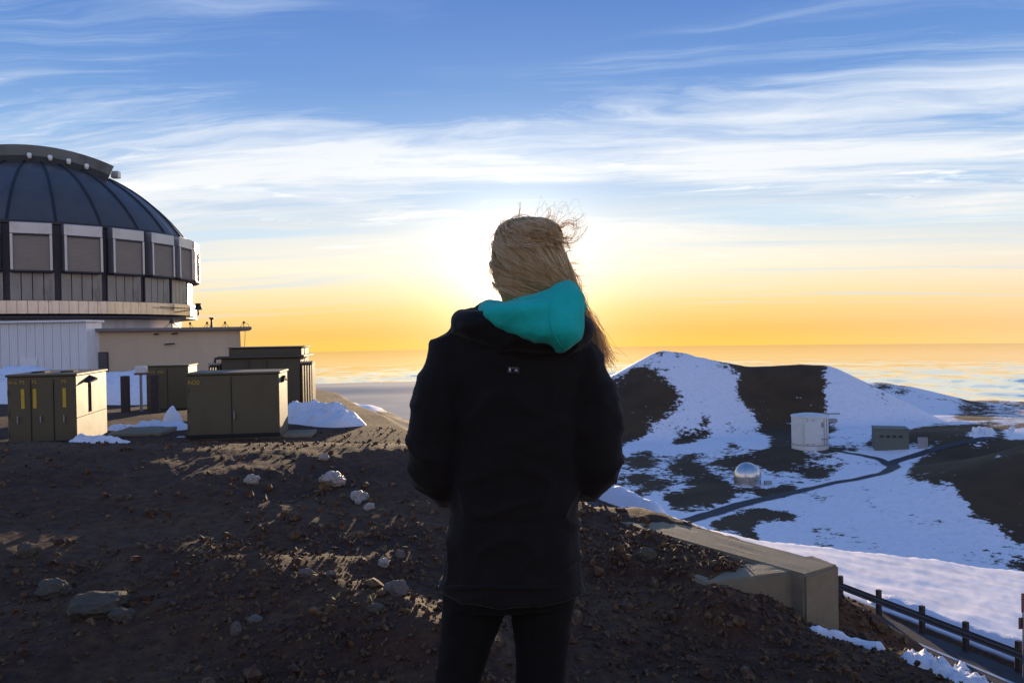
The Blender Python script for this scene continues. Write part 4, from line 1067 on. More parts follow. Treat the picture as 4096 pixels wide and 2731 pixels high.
heap('snow_heap', pth((655, 17.9), (690, 17.8), (722, 17.9)), .50, .52, 'rounded heap of snow in front of the dark cabinet', 9, lump=.3, m_=18)
heap('snow_heap', pth((1110, 18.4), (1180, 18.3), (1270, 17.8), (1340, 17.3), (1405, 16.8)), 1.1, .36, 'broad snow drift beside the transformer', 14, lump=.75)
heap('snow_heap', pth((425, 16.6), (520, 16.5), (640, 16.6), (750, 16.5)), .8, .17, 'low ragged line of snow on the slab between two cabinets', 21, lump=.9)
heap('snow_heap', pth((255, 13.25), (350, 13.35), (440, 13.4), (520, 13.5)), .42, .13, 'strip of crusted snow at the foot of the cabinet with yellow strips', 27, lump=.8)
heap('snow_heap', pth((650, 14.75), (700, 14.9), (742, 15.1)), .25, .05, 'thin streak of icy snow left of the double door cabinet', 33, lump=.5)
# along the brink
heap('snow_heap', [(1.98, 5.42), (2.12, 5.38), (2.28, 5.3), (2.40, 5.15)], .15, .12, 'smooth pipe shaped strip of snow below the headwall', 41, lump=.25, m_=16)
heap('snow_heap', [(1.58, 5.35), (1.75, 5.40), (1.92, 5.38)], .16, .035, 'thin patch of snow at the foot of the headwall', 43, lump=.8)
heap('snow_heap', [(2.44, 5.05), (2.50, 4.75), (2.56, 4.5), (2.62, 4.2), (2.68, 3.9)], .22, .10, 'broken sunlit ridge of snow along the gravel brink', 47, lump=1.1)
heap('snow_heap', [(2.62, 4.75), (2.70, 4.55), (2.74, 4.3)], .16, .10, 'jagged lumps of snow just over the gravel brink', 53, lump=1.3)
# roadside berm seen past the headwall
def berm(s0, s1, label, seed, h, w_):
    heap('snow_berm', [rp(s0 + (s1 - s0) * k / 8, 2.35) for k in range(9)], w_, h, label, seed, lump=.25, m_=16, group='snow ploughed along the road')
berm(s_for_px(2330, 2.2, ZROAD), s_for_px(2640, 2.2, ZROAD), 'ploughed snow berm with a sunlit crest beside the road', 61, .55, 1.9)
berm(SS[2] - .2, SS[8] - 2, 'clumpy ploughed snow piled under the guardrail', 67, .30, 1.6)

# ================================================================== STONES
def ico(sub):
    bm = bmesh.new(); bmesh.ops.create_icosphere(bm, subdivisions=sub, radius=1)
    bm.verts.index_update(); v = np.array([q.co[:] for q in bm.verts]); f = np.array([[q.index for q in t.verts] for t in bm.faces]); bm.free(); return v, f
iv2, if2 = ico(4)
M['ice'] = pbr('dirty_ice', (.40, .34, .28), .45, var=.35, vscale=22., bump=.8, bscale=70., dirt=(.14, .10, .08), dscale=16., damt=.8)
def rock(name, px_, py_, wpx, hpx, seed, label, mt, flat=1.0, block=0., sink=.25, cat='rock', group='rocks on the slope', rz=0.):
    d = ray(px_, py_); Y = np.linspace(2.2, 22, 3000); X = d.x / d.y * Y; Zr = CAM.z + d.z / d.y * Y
    kk = int(np.argmax(Zr < z_all(X, Y))); y0, x0 = Y[kk], X[kk]; z0 = zg(x0, y0)
    w_ = wpx / F * y0 / 2; h_ = hpx / F * y0 / 2
    v = iv2.copy()
    if block > 0:
        m_ = np.abs(v).max(1, keepdims=True); v = v * (1 - block) + v / m_ * .78 * block
    out = []
    for q in v:
        p = Vector(q) * 1.3 + Vector((seed * 7.3, seed * 3.1, seed))
        r = 1 + .30 * mnoise.noise(p) + .16 * mnoise.noise(p * 2.3) + .08 * mnoise.noise(p * 5.1) + .05 * mnoise.noise(p * 11)
        out.append(q * r)
    v = np.array(out) * np.array([w_, w_ * .85 * flat, h_])
    o = link(name, mesh_np(name, v, if2, smooth=False), mt, None, (x0, y0, z0 + h_ * (1 - 2 * sink)), (0, 0, rz)); tag(o, label, cat, group); return o
IC = 'lumps of ice on the slope'
rock('ice_lump', 1330, 1938, 110, 62, 2, 'large pale ice lump lit along its upper edge', M['ice'], cat='ice', group=IC, sink=.2)
rock('ice_lump', 1008, 1932, 56, 44, 3, 'small sunlit ice lump alone on the dark slope', M['ice'], cat='ice', group=IC)
rock('ice_lump', 1437, 2000, 70, 50, 4, 'jagged ice lump just below the large pale one', M['ice'], cat='ice', group=IC)
rock('ice_lump', 1478, 2036, 44, 34, 5, 'thin sliver of ice trailing below the jagged lump', M['ice'], cat='ice', group=IC)
rock('ice_lump', 1432, 2012, 30, 24, 6, 'little grey ice chip under the jagged lump', M['ice'], cat='ice', group=IC)
rock('ice_lump', 1296, 1836, 40, 26, 7, 'faint ice lump high on the slope above the others', M['ice'], cat='ice', group=IC)
rock('ice_lump', 1535, 2262, 44, 38, 8, 'sunlit ice fragment beside the grey rounded stone', M['ice'], cat='ice', group=IC)
M['palestone'] = pbr('pale_stone', (.15, .115, .095), .85, var=.2, vscale=18., bump=.6, bscale=120.)
M['brownstone'] = pbr('brown_stone', (.095, .072, .045), .85, var=.25, vscale=14., bump=.7, bscale=90.)
rock('rock', 1588, 2372, 96, 70, 11, 'grey rounded stone near the sunlit ice fragment', M['palestone'])
rock('rock', 944, 2532, 46, 62, 12, 'small upright pale stone alone on fine gravel', M['palestone'])
rock('rock', 390, 2440, 230, 105, 13, 'wide squared brown block lying on the slope', M['brownstone'], block=.55, sink=.38)
rock('rock', 490, 2478, 90, 62, 14, 'brown stone leaning on the end of the squared block', M['brownstone'])
rock('rock', 212, 2378, 130, 80, 15, 'rounded brown boulder just above the squared block', M['brownstone'])
rock('rock', 108, 2222, 70, 62, 16, 'small reddish brown boulder high on the left of the slope', M['brownstone'])
rock('rock', 1222, 2300, 54, 34, 17, 'low grey stone flush with the gravel bank', M['palestone'])
rock('rock', 1325, 2302, 40, 28, 18, 'smaller grey stone next to the low one on the gravel bank', M['palestone'])
rock('rock', 1600, 2228, 36, 40, 19, 'tiny pale stone uphill of the grey rounded stone', M['palestone'])
rock('rock', 1505, 2440, 60, 36, 20, 'flat dark stone below the grey rounded stone', M['brownstone'])
rock('rock', 2590, 2236, 70, 60, 21, 'dark stone on the gravel inside the headwall', M['brownstone'])
rock('rock', 1020, 2480, 60, 34, 22, 'half buried stone beside the small upright pale one', M['palestone'], sink=.4)

# loose cinder gravel: tens of thousands of pebbles, real geometry joined in one object
iv1, if1 = ico(1)
def gravel(n, r0, r1, s0, s1, seed, name, pw=1.0):
    g_ = np.random.default_rng(seed)
    az = g_.uniform(R(-43), R(43), n); rr = np.sqrt(g_.uniform(0, 1, n) ** pw * (r1 * r1 - r0 * r0) + r0 * r0)
    x = rr * np.sin(az); y = rr * np.cos(az)
    # drifts: coarser on the right and in patches
    d = fbm(x * .9, y * .9, 91, 3) * .5 + .5 + .35 * sst(x, -1.2, 1.0)
    keep = (g_.uniform(0, 1, n) < np.clip(d * 1.0, .12, 1)) & (sdist(x, y, PLATEAU) < .9)
    # none inside the standing walls
    keep &= ~inpoly(x, y, [(1.05, 7.7), (2.1, 5.95), (2.6, 6.05), (1.4, 7.95)])
    x, y = x[keep], y[keep]; m_ = len(x); z = z_all(x, y)
    s = s0 * (s1 / s0) ** (g_.uniform(0, 1, m_) ** 2.6)
    base = iv1[None] * (1 + .32 * g_.normal(size=(24, len(iv1), 1)))
    var = g_.integers(0, 24, m_)
    q = g_.normal(size=(m_, 4)); q /= np.linalg.norm(q, axis=1, keepdims=True); a, b, c, d_ = q.T
    RM_ = np.stack([1 - 2 * (c * c + d_ * d_), 2 * (b * c - a * d_), 2 * (b * d_ + a * c), 2 * (b * c + a * d_), 1 - 2 * (b * b + d_ * d_), 2 * (c * d_ - a * b), 2 * (b * d_ - a * c), 2 * (c * d_ + a * b), 1 - 2 * (b * b + c * c)], 1).reshape(m_, 3, 3)
    sc = s[:, None] * g_.uniform(.55, 1.2, (m_, 3))
    P_ = np.einsum('mij,mvj->mvi', RM_, base[var] * sc[:, None, :])
    P_ += np.stack([x, y, z + s * .25], 1)[:, None, :]
    Fq = (if1[None] + (np.arange(m_) * len(iv1))[:, None, None]).reshape(-1, 3)
    o = link(name, mesh_np(name, P_.reshape(-1, 3), Fq, smooth=False), M['stone']); tag(o, 'loose dark cinder gravel covering the near slope', 'gravel', kind='stuff'); return m_
gravel(46000, 2.4, 7.2, .005, .026, 301, 'gravel', 1.35)
gravel(2600, 2.6, 9.5, .018, .055, 307, 'gravel', 1.2)
gravel(9000, 6.5, 17, .010, .045, 303, 'gravel', 1.2)

# ================================================================== PERSON
from mathutils.bvhtree import BVHTree
YP = 1.95
PG = zg(0.0, YP)
person = empty('person', (0.01, YP, PG), 0, 'person seen from behind in black jacket with teal hood and windblown blond hair', 'person')
PO = Vector((0.01, YP, PG))
def pw(px_, py_, dy=0.): return at(px_, py_, YP + dy) - PO
PXM = F / YP
def rows(mb, rws, n=40, cy=None):
    """stack of horizontal ellipses given by photo silhouette rows: (py, xl, xr, ry, dy)"""
    k0 = len(mb.v); m_ = len(rws)
    for (py_, xl_, xr_, ry, dy) in rws:
        c = pw((xl_ + xr_) / 2, py_, dy); rx = (xr_ - xl_) / 2 / PXM
        for j in range(n):
            q = 2 * math.pi * j / n; mb.v.append((c.x + rx * math.cos(q), c.y + ry * math.sin(q), c.z))
    for i in range(m_ - 1):
        for j in range(n):
            mb.f.append((k0 + i * n + j, k0 + i * n + (j + 1) % n, k0 + (i + 1) * n + (j + 1) % n, k0 + (i + 1) * n + j))
    mb.f.append(tuple(k0 + j for j in range(n))[::-1]); mb.f.append(tuple(k0 + (m_ - 1) * n + j for j in range(n)))
    return mb
def dens_path(pts, n=6):
    """Catmull-Rom through (Vector, radius) pairs"""
    P_ = [Vector((*p, r)) if False else np.array([p.x, p.y, p.z, r]) for p, r in pts]
    P_ = [2 * P_[0] - P_[1]] + P_ + [2 * P_[-1] - P_[-2]]; out = []
    for i in range(1, len(P_) - 2):
        p0, p1, p2, p3 = P_[i - 1:i + 3]
        for k in range(n):
            t = k / n; out.append(.5 * (2 * p1 + (p2 - p0) * t + (2 * p0 - 5 * p1 + 4 * p2 - p3) * t * t + (3 * p1 - p0 - 3 * p2 + p3) * t ** 3))
    out.append(P_[-2]); return [Vector(o[:3]) for o in out], [max(.002, o[3]) for o in out]
def limb(mb, pts, n=20, k=6):
    p, r = dens_path(pts, k); 
    d0 = (p[0] - p[1]).normalized(); d1 = (p[-1] - p[-2]).normalized()
    p = [p[0] + d0 * r[0] * .55] + p + [p[-1] + d1 * r[-1] * .55]; r = [r[0] * .55] + r + [r[-1] * .55]
    return mb.tube(p, r, n)
def blob(mb, c, rad, M3=None, sub=3):
    v, f = ico(sub)
    vv = [Vector(q) * 1.0 for q in v]; vv = [Vector((q.x * rad[0], q.y * rad[1], q.z * rad[2])) for q in vv]
    if M3 is not None: vv = [M3 @ q for q in vv]
    return mb.add([q + c for q in vv], [tuple(t) for t in f])
def fuse(mb, voxel, smooth_it, name):
    me_ = mb.me(name); o = bpy.data.objects.new('tmp', me_); COL.objects.link(o)
    md = o.modifiers.new('r', 'REMESH'); md.mode = 'VOXEL'; md.voxel_size = voxel
    sm_ = o.modifiers.new('s', 'SMOOTH'); sm_.factor = .5; sm_.iterations = smooth_it
    dg = bpy.context.evaluated_depsgraph_get(); r = bpy.data.meshes.new_from_object(o.evaluated_get(dg))
    bpy.data.objects.remove(o); r.polygons.foreach_set('use_smooth', [True] * len(r.polygons)); r.name = name; return r
def wrinkle(me_, f):
    n = len(me_.vertices); co = np.empty(n * 3, 'f4'); no = np.empty(n * 3, 'f4')
    me_.vertices.foreach_get('co', co); me_.vertices.foreach_get('normal', no); co = co.reshape(-1, 3); no = no.reshape(-1, 3)
    d = np.array([f(Vector(c)) for c in co.astype(float)])
    me_.vertices.foreach_set('co', (co + no * d[:, None]).astype('f4').ravel()); me_.update()

# sleeves (shared by arms and jacket)
SLV = [[(pw(1832, 1400), .070), (pw(1806, 1500), .071), (pw(1776, 1600, -.01), .071), (pw(1752, 1750, -.012), .071), (pw(1756, 1856, .0), .072), (pw(1800, 1925, .06), .064), (pw(1880, 1935, .15), .055), (pw(1965, 1925, .235), .046)],
       [(pw(2290, 1415), .068), (pw(2318, 1500), .070), (pw(2346, 1600, -.01), .071), (pw(2368, 1770, -.012), .071), (pw(2366, 1848, .0), .071), (pw(2325, 1905, .06), .063), (pw(2255, 1915, .15), .054), (pw(2170, 1915, .235), .046)]]
GZ0 = 0.0
def leg(side, k):
    if side == 0: L = [(1905, 2330, .078), (1895, 2420, .077), (1868, 2550, .064), (1833, 2731, .055), (1812, 2900, .050), (1800, 3150, .050), (1790, 3400, .043)]
    else: L = [(2185, 2330, .080), (2172, 2420, .078), (2170, 2550, .068), (2163, 2731, .060), (2160, 2900, .054), (2160, 3150, .052), (2160, 3400, .044)]
    return [(pw(a, b_, 0.0), r * k) for a, b_, r in L]
HC = pw(2122, 1030, .012)
face = Matrix.Rotation(R(24), 3, 'Z')          # looking ahead and a little to the left
def hv(x, y, z): return HC + face @ Vector((x, y, z))
body = MB()
rows(body, [(1330, 1790, 2340, .06, 0), (1400, 1800, 2335, .09, 0), (1550, 1830, 2310, .10, 0), (1800, 1850, 2280, .09, 0), (2000, 1850, 2275, .085, 0), (2200, 1810, 2290, .10, 0), (2380, 1830, 2260, .10, 0)])
limb(body, [(pw(2080, 1340, .0), .062), (pw(2090, 1260, .005), .056), (pw(2105, 1180, .012), .055), (pw(2115, 1110, .015), .058)])
blob(body, HC, (.072, .092, .100), face); blob(body, hv(0, .035, -.075), (.052, .060, .058), face)
limb(body, [(hv(0, .085, .005), .008), (hv(0, .105, -.03), .012), (hv(0, .098, -.042), .012)])
for sx in (-1, 1): blob(body, hv(sx * .074, -.005, -.02), (.010, .018, .030), face); blob(body, hv(sx * .030, .082, -.005), (.02, .012, .008), face)
for sd in (0, 1):
    limb(body, [(p, r * .66) for p, r in SLV[sd]]); limb(body, leg(sd, .735))
# hands resting together in front of the belly: palm and five bent fingers each
for sd in (0, 1):
    sg_ = 1 if sd == 0 else -1
    wr = SLV[sd][-1][0]; dirv = Vector((sg_ * .75, .55, .12)).normalized(); up = Vector((0, 0, 1)); fwd = Vector((0, 1, 0))
    if sd == 1: wr = wr + Vector((0, .035, -.01))
    limb(body, [(wr, .030), (wr + dirv * .03, .028), (wr + dirv * .055, .027)])
    pc = wr + dirv * .075; blob(body, pc, (.044, .018, .040), Matrix(((dirv.x, -dirv.y, 0), (dirv.y, dirv.x, 0), (0, 0, 1))))
    for i, ln in enumerate((.070, .078, .073, .058)):
        b0 = pc + dirv * .030 + up * (.030 - i * .020)
        d2 = (dirv + Vector((0, -.35, 0))).normalized(); d3 = (dirv * .5 + Vector((0, -.9, -.1))).normalized()
        limb(body, [(b0, .0095), (b0 + dirv * ln * .40, .009), (b0 + dirv * ln * .40 + d2 * ln * .32, .0085), (b0 + dirv * ln * .40 + d2 * ln * .32 + d3 * ln * .28, .0075)], 10, 3)
    tb_ = pc - dirv * .018 + up * .034
    limb(body, [(tb_, .012), (tb_ + up * .022 + dirv * .018, .0105), (tb_ + up * .034 + dirv * .045, .009)], 10, 3)
link('body', fuse(body, .0055, 3, 'body'), M['skin'], person)
for sx in (-1, 1):
    eo = MB(); blob(eo, hv(sx * .030, .080, -.004), (.012, .012, .012), face, 2); e1 = eo.build('eye', M['eye'], person, smooth=True)
    io = MB(); blob(io, hv(sx * .030, .0905, -.004), (.0055, .003, .0055), face, 2); io.build('iris', M['iris'], e1, smooth=True)
lo_ = MB(); blob(lo_, hv(0, .090, -.075), (.024, .010, .006), face, 2); blob(lo_, hv(0, .088, -.085), (.021, .010, .007), face, 2); lo_.build('lips', M['lip'], person, smooth=True)

# jacket -----------------------------------------------------------
jk = MB()
rows(jk, [(1250, 1900, 2200, .070, 0), (1285, 1850, 2270, .085, 0), (1325, 1800, 2330, .095, 0), (1365, 1765, 2365, .108, 0), (1420, 1760, 2375, .118, 0), (1520, 1785, 2352, .128, 0), (1700, 1803, 2338, .130, 0),
          (1950, 1800, 2314, .128, 0), (2150, 1784, 2316, .135, 0), (2300, 1766, 2322, .140, 0), (2338, 1762, 2323, .141, 0), (2352, 1768, 2318, .138, 0)])
for sd in (0, 1): limb(jk, SLV[sd], 24)
# folded black collar and hood of the jacket bunched round the neck
limb(jk, [(pw(1850, 1290, .05), .024), (pw(1838, 1286, .0), .026), (pw(1858, 1292, -.055), .030), (pw(1930, 1308, -.095), .036), (pw(2050, 1335, -.115), .040), (pw(2200, 1350, -.11), .040), (pw(2310, 1330, -.06), .034), (pw(2330, 1300, .0), .03)], 16)
limb(jk, [(pw(1895, 1280, .03), .020), (pw(1884, 1276, -.02), .022), (pw(1915, 1290, -.07), .026), (pw(1985, 1312, -.1), .028)], 12)
limb(jk, [(pw(1950, 1262, .02), .026), (pw(1950, 1264, -.03), .026), (pw(1985, 1290, -.08), .028)], 12)
jme = fuse(jk, .0075, 4, 'jacket')
def jw(c):
    a = mnoise.noise(Vector((c.x * 9, c.y * 9, c.z * 5.5))); b_ = mnoise.noise(Vector((c.x * 22 + 5, c.y * 22, c.z * 15)))
    r_ = 1 - abs(mnoise.noise(Vector((c.x * 7 + 3, c.y * 7, c.z * 13 - 2)))) * 2
    seamv = -.004 * math.exp(-((c.z - (HC.z - .62)) / .008) ** 2)
    return .008 * a + .0035 * b_ + .009 * max(0, r_) ** 3 + seamv
wrinkle(jme, jw)
jacket = link('jacket', jme, M['jacket'], person)
# hem and cuff edges
hem = MB(); c = [pw(2042 + 282 * math.cos(q), 2346, .141 * math.sin(q)) for q in np.linspace(0, 2 * math.pi, 49)]
hem.tube(c, .006, 6, cap=False).build('hem', M['jacket'], jacket, smooth=True)
bv = BVHTree.FromPolygons([v.co.copy() for v in jme.vertices], [tuple(p.vertices) for p in jme.polygons])
def onback(px_, py_, off=.002):
    o_ = CAM - PO; d = ray(px_, py_).normalized(); h = bv.ray_cast(o_, d); return h[0] - d * off, h[1]
# reflective patch with two small marks
pc = [onback(a, b_)[0] for a, b_ in ((2032, 1467), (2076, 1469), (2076, 1491), (2030, 1489))]
nrm = onback(2053, 1480)[1]
pch = MB().add(pc + [p - nrm * .003 for p in pc], [(3, 2, 1, 0), (4, 5, 6, 7), (0, 1, 5, 4), (1, 2, 6, 5), (2, 3, 7, 6), (3, 0, 4, 7)]).build('reflective_patch', M['patch'], jacket)
def mark(pts, name='emblem_mark'):
    q = [onback(a, b_, .0035)[0] for a, b_ in pts]; MB().add(q + [p - nrm * .001 for p in q], [tuple(range(len(q)))[::-1], tuple(range(len(q), 2 * len(q)))]).build(name, M['patchmark'], pch)
mark([(2058, 1485), (2064, 1475), (2070, 1485), (2064, 1482)]); mark([(2036, 1472), (2041, 1472), (2044, 1477), (2040, 1479), (2044, 1483), (2041, 1485), (2036, 1478)])

# trousers ---------------------------------------------------------
tz_ = MB(); rows(tz_, [(2240, 1800, 2295, .105, 0), (2330, 1772, 2305, .118, 0), (2395, 1772, 2300, .112, 0)])
for sd in (0, 1): limb(tz_, leg(sd, 1.0), 24)
tme = fuse(tz_, .0075, 3, 'trousers')
wrinkle(tme, lambda c: .004 * mnoise.noise(Vector((c.x * 11, c.y * 11, c.z * 9))) + .002 * mnoise.noise(c * 30) + .003 * max(0, 1 - abs(mnoise.noise(Vector((c.x * 5, c.y * 5, c.z * 16)))) * 3))
link('trousers', tme, M['trouser'], person)
for sd in (0, 1):
    a = leg(sd, 1)[-1][0]; bo = MB()
    limb(bo, [(Vector((a.x, a.y, .17)), .050), (Vector((a.x, a.y - .01, .075)), .052), (Vector((a.x, a.y + .03, .05)), .050), (Vector((a.x, a.y + .12, .042)), .046), (Vector((a.x, a.y + .19, .034)), .034)])
    bo.box((a.x, a.y + .07, .012), (.095, .29, .026), bev=.01)
    link('boot', fuse(bo, .006, 2, 'boot'), M['boot'], person)

# teal hood hanging on the back, pulled to the right by the wind -----
hd = MB()
rows(hd, [(1128, 2262, 2284, .016, -.075), (1150, 2208, 2304, .030, -.085), (1175, 2132, 2314, .044, -.095), (1200, 2030, 2321, .055, -.105), (1225, 1976, 2324, .062, -.115), (1245, 1954, 2326, .066, -.12), (1275, 1968, 2327, .066, -.125),
          (1306, 1990, 2327, .064, -.13), (1336, 2026, 2326, .058, -.132), (1362, 2088, 2320, .046, -.13), (1384, 2180, 2292, .030, -.125), (1396, 2236, 2268, .015, -.12)], 36)
limb(hd, [(pw(1990, 1250, -.09), .030), (pw(1962, 1250, -.03), .026), (pw(1975, 1262, .05), .026), (pw(2060, 1290, .10), .028), (pw(2200, 1280, .09), .028), (pw(2300, 1230, .02), .026), (pw(2290, 1200, -.06), .028)], 14)
hme = fuse(hd, .006, 4, 'hood')
def hw_(c):
    q = c - pw(2300, 1180, -.1); a = math.atan2(q.z, q.x)
    f = math.sin(a * 6 + 2.5 * mnoise.noise(c * 7)) * .5 + .5
    return .011 * (f ** 2 - .4) * min(1, max(0, q.length - .04) * 8) + .006 * mnoise.noise(c * 13) + .004 * max(0, 1 - 5 * abs(mnoise.noise(Vector((c.x * 9 + c.z * 5, c.y * 6, c.z * 9 - c.x * 4))))) + .0015 * mnoise.noise(c * 45)
wrinkle(hme, hw_)
hood = link('hood', hme, M['teal'], person)
hbv = BVHTree.FromPolygons([v.co.copy() for v in hme.vertices], [tuple(p.vertices) for p in hme.polygons])
def onhood(a, b_, off=.0):
    d = ray(a, b_).normalized(); h = hbv.ray_cast(CAM - PO, d); return (h[0] - d * off) if h[0] is not None else None
for path, r_ in (([(2225, 1165), (2205, 1210), (2198, 1260), (2205, 1310), (2225, 1355), (2246, 1388)], .0022), ([(2040, 1206), (2095, 1196), (2140, 1188), (2190, 1170), (2230, 1152), (2262, 1138)], .0032)):
    q = [onhood(a, b_) for a, b_ in smooth_path(path, 8)]; q = [p for p in q if p is not None]
    MB().tube(q, r_, 6).build('hood_seam', M['teal'], hood, smooth=True)

# hair ---------------------------------------------------------------
HR = [(874, 2062, 2170), (884, 2036, 2196), (905, 2008, 2222), (940, 1993, 2240), (985, 1984, 2250), (1030, 1977, 2264), (1075, 1972, 2278), (1110, 1974, 2286), (1150, 1986, 2292), (1190, 2000, 2294), (1225, 2014, 2300)]
hr = np.array(HR, float)
def hrow(py_): return np.interp(py_, hr[:, 0], hr[:, 1]), np.interp(py_, hr[:, 0], hr[:, 2])
def hry(py_): return float(np.interp(py_, [874, 890, 930, 1000, 1080, 1150, 1225], [.028, .055, .085, .104, .104, .092, .078]))
hm = MB(); rows(hm, [(py_, xl_ + 6, xr_ - 6, hry(py_) * .96, .0) for py_, xl_, xr_ in HR], 36)
hbase = fuse(hm, .006, 3, 'hair_mass'); 
def hwk(c): 
    return .004 * mnoise.noise(Vector((c.x * 26 + c.z * 20, c.y * 24, c.z * 12))) + .003 * mnoise.noise(c * 34)
wrinkle(hbase, hwk)
hair = link('hair', hbase, M['hair'], person)
g_ = np.random.default_rng(5)
def surf(py_, th, lift):
    a, b_ = hrow(py_); c = pw((a + b_) / 2, py_, 0.); rx = (b_ - a) / 2 / PXM + lift; ry = hry(py_) + lift
    return Vector((c.x + rx * math.sin(th), c.y - ry * math.cos(th), c.z))
TONE = [MB(), MB(), MB()]
def strand(pts, r0=.00075, r1=.00035, n=3, tone=None):
    TONE[tone if tone is not None else int(g_.choice(3, p=(.2, .42, .38)))].tube(pts, list(np.linspace(r0, r1, len(pts))), n, cap=False)
for L in range(230):                     # locks swept from the crown round to the right of the nape
    p0 = g_.uniform(880, 1085); t0 = R(g_.uniform(-88, 55)); p1 = g_.uniform(1130, 1215); t1 = R(g_.uniform(20, 74))
    if t0 > t1: t1 = min(R(86), t0 + R(12))
    if g_.uniform() < .22: p0, t0, p1, t1 = g_.uniform(1060, 1150), R(g_.uniform(-80, -30)), g_.uniform(1175, 1220), R(g_.uniform(-10, 40))
    bow = g_.uniform(-.35, .5); sag = g_.uniform(-10, 26); lift = g_.uniform(.0005, .010); ph = g_.uniform(0, 6)
    tn = int(g_.choice(3, p=(.24, .42, .34)))
    for s in range(12):
        dp, dt, dl = g_.normal() * 7, g_.normal() * R(2.6), g_.normal() * .0012; a0, a1 = max(0, g_.normal() * .05), 1 - abs(g_.normal() * .06); pts = []
        for t in np.linspace(a0, a1, 13):
            e = t ** (1.25 - bow * .6)
            py_ = p0 + (p1 - p0) * t + dp * (1 - .6 * t) + sag * math.sin(math.pi * t) + 4 * math.sin(6 * t + ph)
            th = t0 + (t1 - t0) * e + dt * (1 - .5 * t) + .05 * math.sin(5 * t + ph)
            pts.append(surf(min(max(py_, 876), 1224), th, lift + dl + .002 * math.sin(4 * t + ph)))
        strand(pts, tone=tn if g_.uniform() < .8 else None)
for L in range(70):                      # locks over the very top of the crown
    p0 = g_.uniform(877, 915); t0 = R(g_.uniform(-88, 60)); tn = int(g_.choice(3, p=(.2, .4, .4))); ln = R(g_.uniform(20, 60)); lf_ = g_.uniform(.0, .009)
    for s in range(8):
        dp, dt = g_.normal() * 5, g_.normal() * R(4); pts = []
        for t in np.linspace(0, 1, 10):
            pts.append(surf(min(max(p0 + dp + g_.uniform(0, 1) * .6 + 46 * t * t, 875), 1200), t0 + dt + ln * t, .001 + lf_ * math.sin(math.pi * min(1, t * .9)) + .002 * t))
        strand(pts, tone=tn)
for L in range(46):                      # locks lifted off the crown by the wind
    p0 = g_.uniform(905, 985); t0 = R(g_.uniform(-80, 20)); lift = g_.uniform(.006, .020); tn = int(g_.choice(3, p=(.2, .4, .4))); ln = R(g_.uniform(25, 70)); rise = g_.uniform(-20, 30)
    for s in range(7):
        dp, dt = g_.normal() * 6, g_.normal() * R(3); pts = []
        for t in np.linspace(0, 1, 11):
            pts.append(surf(min(max(p0 + dp - rise * math.sin(math.pi * t) + 30 * t * t, 876), 1200), min(t0 + dt + ln * t, R(95)), .001 + lift * math.sin(math.pi * min(1, t * .8)) + .003 * t))
        strand(pts, tone=tn)
def wisp(px_pts, n, spread, end, r=.0007, dy=0.):
    base_ = [pw(a, b_, c) for a, b_, c in px_pts]
    for k in range(n):
        o0 = Vector(g_.normal(size=3)) * spread; o1 = Vector(g_.normal(size=3)) * end; m_ = len(base_)
        q = [p + o0 * (1 - i / (m_ - 1)) + o1 * (i / (m_ - 1)) ** 1.4 for i, p in enumerate(base_)]
        q, _ = dens_path([(p, .001) for p in q], 6); strand(q, r, r * .45)
# long hair falling outside the hood on the right, tips blown outwards
for k in range(34):
    e = g_.uniform(0, 1); j = lambda s_=6: g_.normal() * s_
    wisp([(2262 + j(), 1085 + j(), -.03), (2288 + j(), 1135 + j(), -.01), (2314 + j(), 1200 + j(), .0), (2330 + 18 * e + j(), 1275 + j(), .0), (2346 + 32 * e + j(), 1330 + j(), .01), (2358 + 44 * e + j(9), 1375 + 26 * e + j(12), .015), (2382 + 52 * e * (1 if k % 3 else .3) + j(12), 1400 + 56 * e + j(16), .02)], 12, .006, .014, .0008)
for k in range(7):
    wisp([(2296, 1140 + 8 * k, .0), (2330 + 5 * k, 1225 + 8 * k, .0), (2372 + g_.normal() * 8, 1265 + 12 * k, .01), (2392 + g_.normal() * 10, 1315 + 12 * k, .015), (2386 + g_.normal() * 14, 1362 + 10 * k, .02)], 4, .003, .008, .0005)
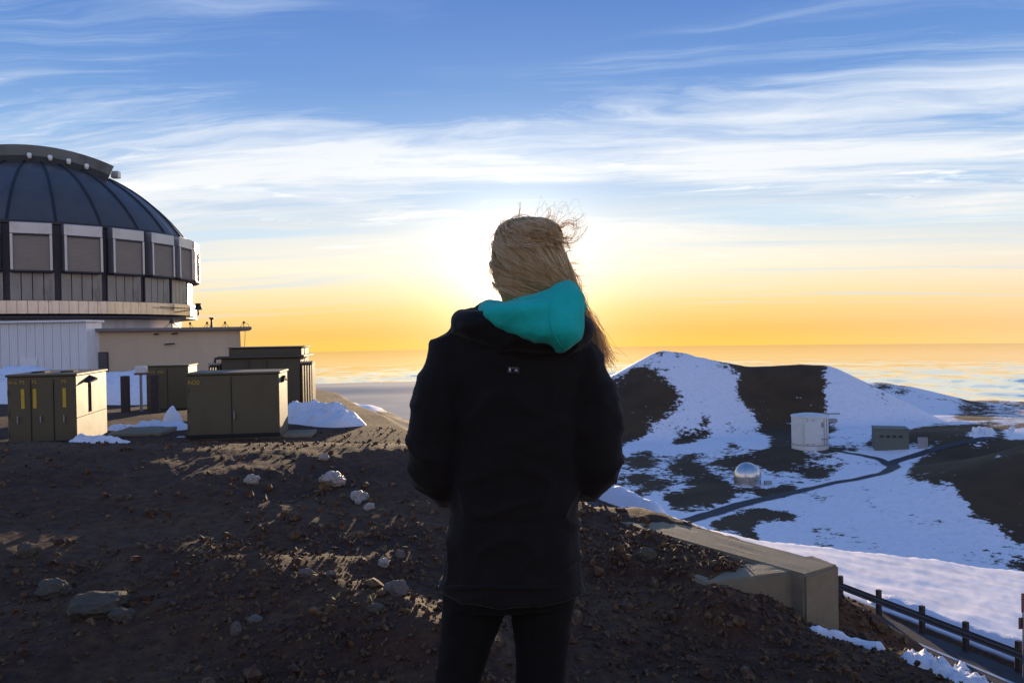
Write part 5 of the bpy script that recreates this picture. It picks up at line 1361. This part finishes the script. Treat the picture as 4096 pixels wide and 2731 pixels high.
# loose curls torn up by the wind
wisp([(2150, 905, -.03), (2195, 908, -.02), (2235, 912, .0), (2268, 890, .0), (2300, 900, .0), (2330, 880, .0)], 14, .006, .010)
wisp([(2200, 935, -.02), (2240, 945, .0), (2275, 955, .0), (2300, 940, .0), (2310, 905, .0), (2290, 892, .0)], 10, .007, .014)
wisp([(2215, 960, -.02), (2250, 968, .0), (2285, 975, .0), (2312, 958, .0), (2325, 920, .0)], 8, .006, .012)
wisp([(2130, 892, -.02), (2170, 895, .0), (2192, 870, .0), (2198, 845, .0), (2192, 830, .0)], 5, .003, .004)
wisp([(2076, 885, -.01), (2075, 855, .0), (2078, 830, .0), (2076, 808, .0)], 4, .002, .003)
wisp([(2025, 905, -.02), (2050, 878, -.01), (2080, 862, .0), (2120, 872, .0), (2150, 890, .0)], 9, .005, .006)
wisp([(1998, 930, .0), (2002, 905, .0), (2030, 882, .0), (2060, 878, -.01)], 9, .005, .005)
wisp([(1990, 925, .0), (1965, 950, .0), (1957, 985, .0), (1966, 1030, .0), (1978, 1062, .0)], 2, .001, .002)
wisp([(1974, 1050, .0), (1964, 1075, .0), (1966, 1100, .0), (1976, 1118, .0)], 7, .004, .005)
for k in range(210):                     # fuzz along the outline, lit from behind
    py_ = g_.uniform(876, 1170); sd_ = -1 if g_.uniform() < .45 else 1; a_, b_ = hrow(py_); x0 = a_ if sd_ < 0 else b_
    up_ = g_.uniform(4, 26) * (1.6 if py_ < 920 else 1); ou = g_.uniform(4, 20) * sd_ + 8
    wisp([(x0 - 6 * sd_, py_ + 14, .0), (x0 + ou * .4, py_ - up_ * .3, .005), (x0 + ou, py_ - up_ * g_.uniform(.2, 1), .01), (x0 + ou * 1.3 + 8, py_ - up_ * g_.uniform(-.4, .8), .01)], 1, .002, .004, .00045)
for k in range(36):                      # fine wisps glowing against the sky
    a, b_ = g_.uniform(2120, 2260), g_.uniform(880, 960); h = g_.uniform(30, 110); w_ = g_.uniform(20, 110)
    wisp([(a, b_, 0), (a + w_ * .3, b_ - h * .6, 0), (a + w_ * .7, b_ - h, .01), (a + w_, b_ - h * g_.uniform(.3, .95), .01)], 1, .002, .006, .00035)
for k in range(16):
    a, b_ = g_.uniform(2275, 2300), g_.uniform(1010, 1170); w_ = g_.uniform(18, 95)
    wisp([(a, b_, 0), (a + w_ * .5, b_ - g_.uniform(-25, 40), 0), (a + w_, b_ + g_.uniform(-50, 50), 0)], 1, .002, .006, .00035)
for k in range(3): TONE[k].build('hair_strands', M['hair%d' % (k + 1)], hair, smooth=True)
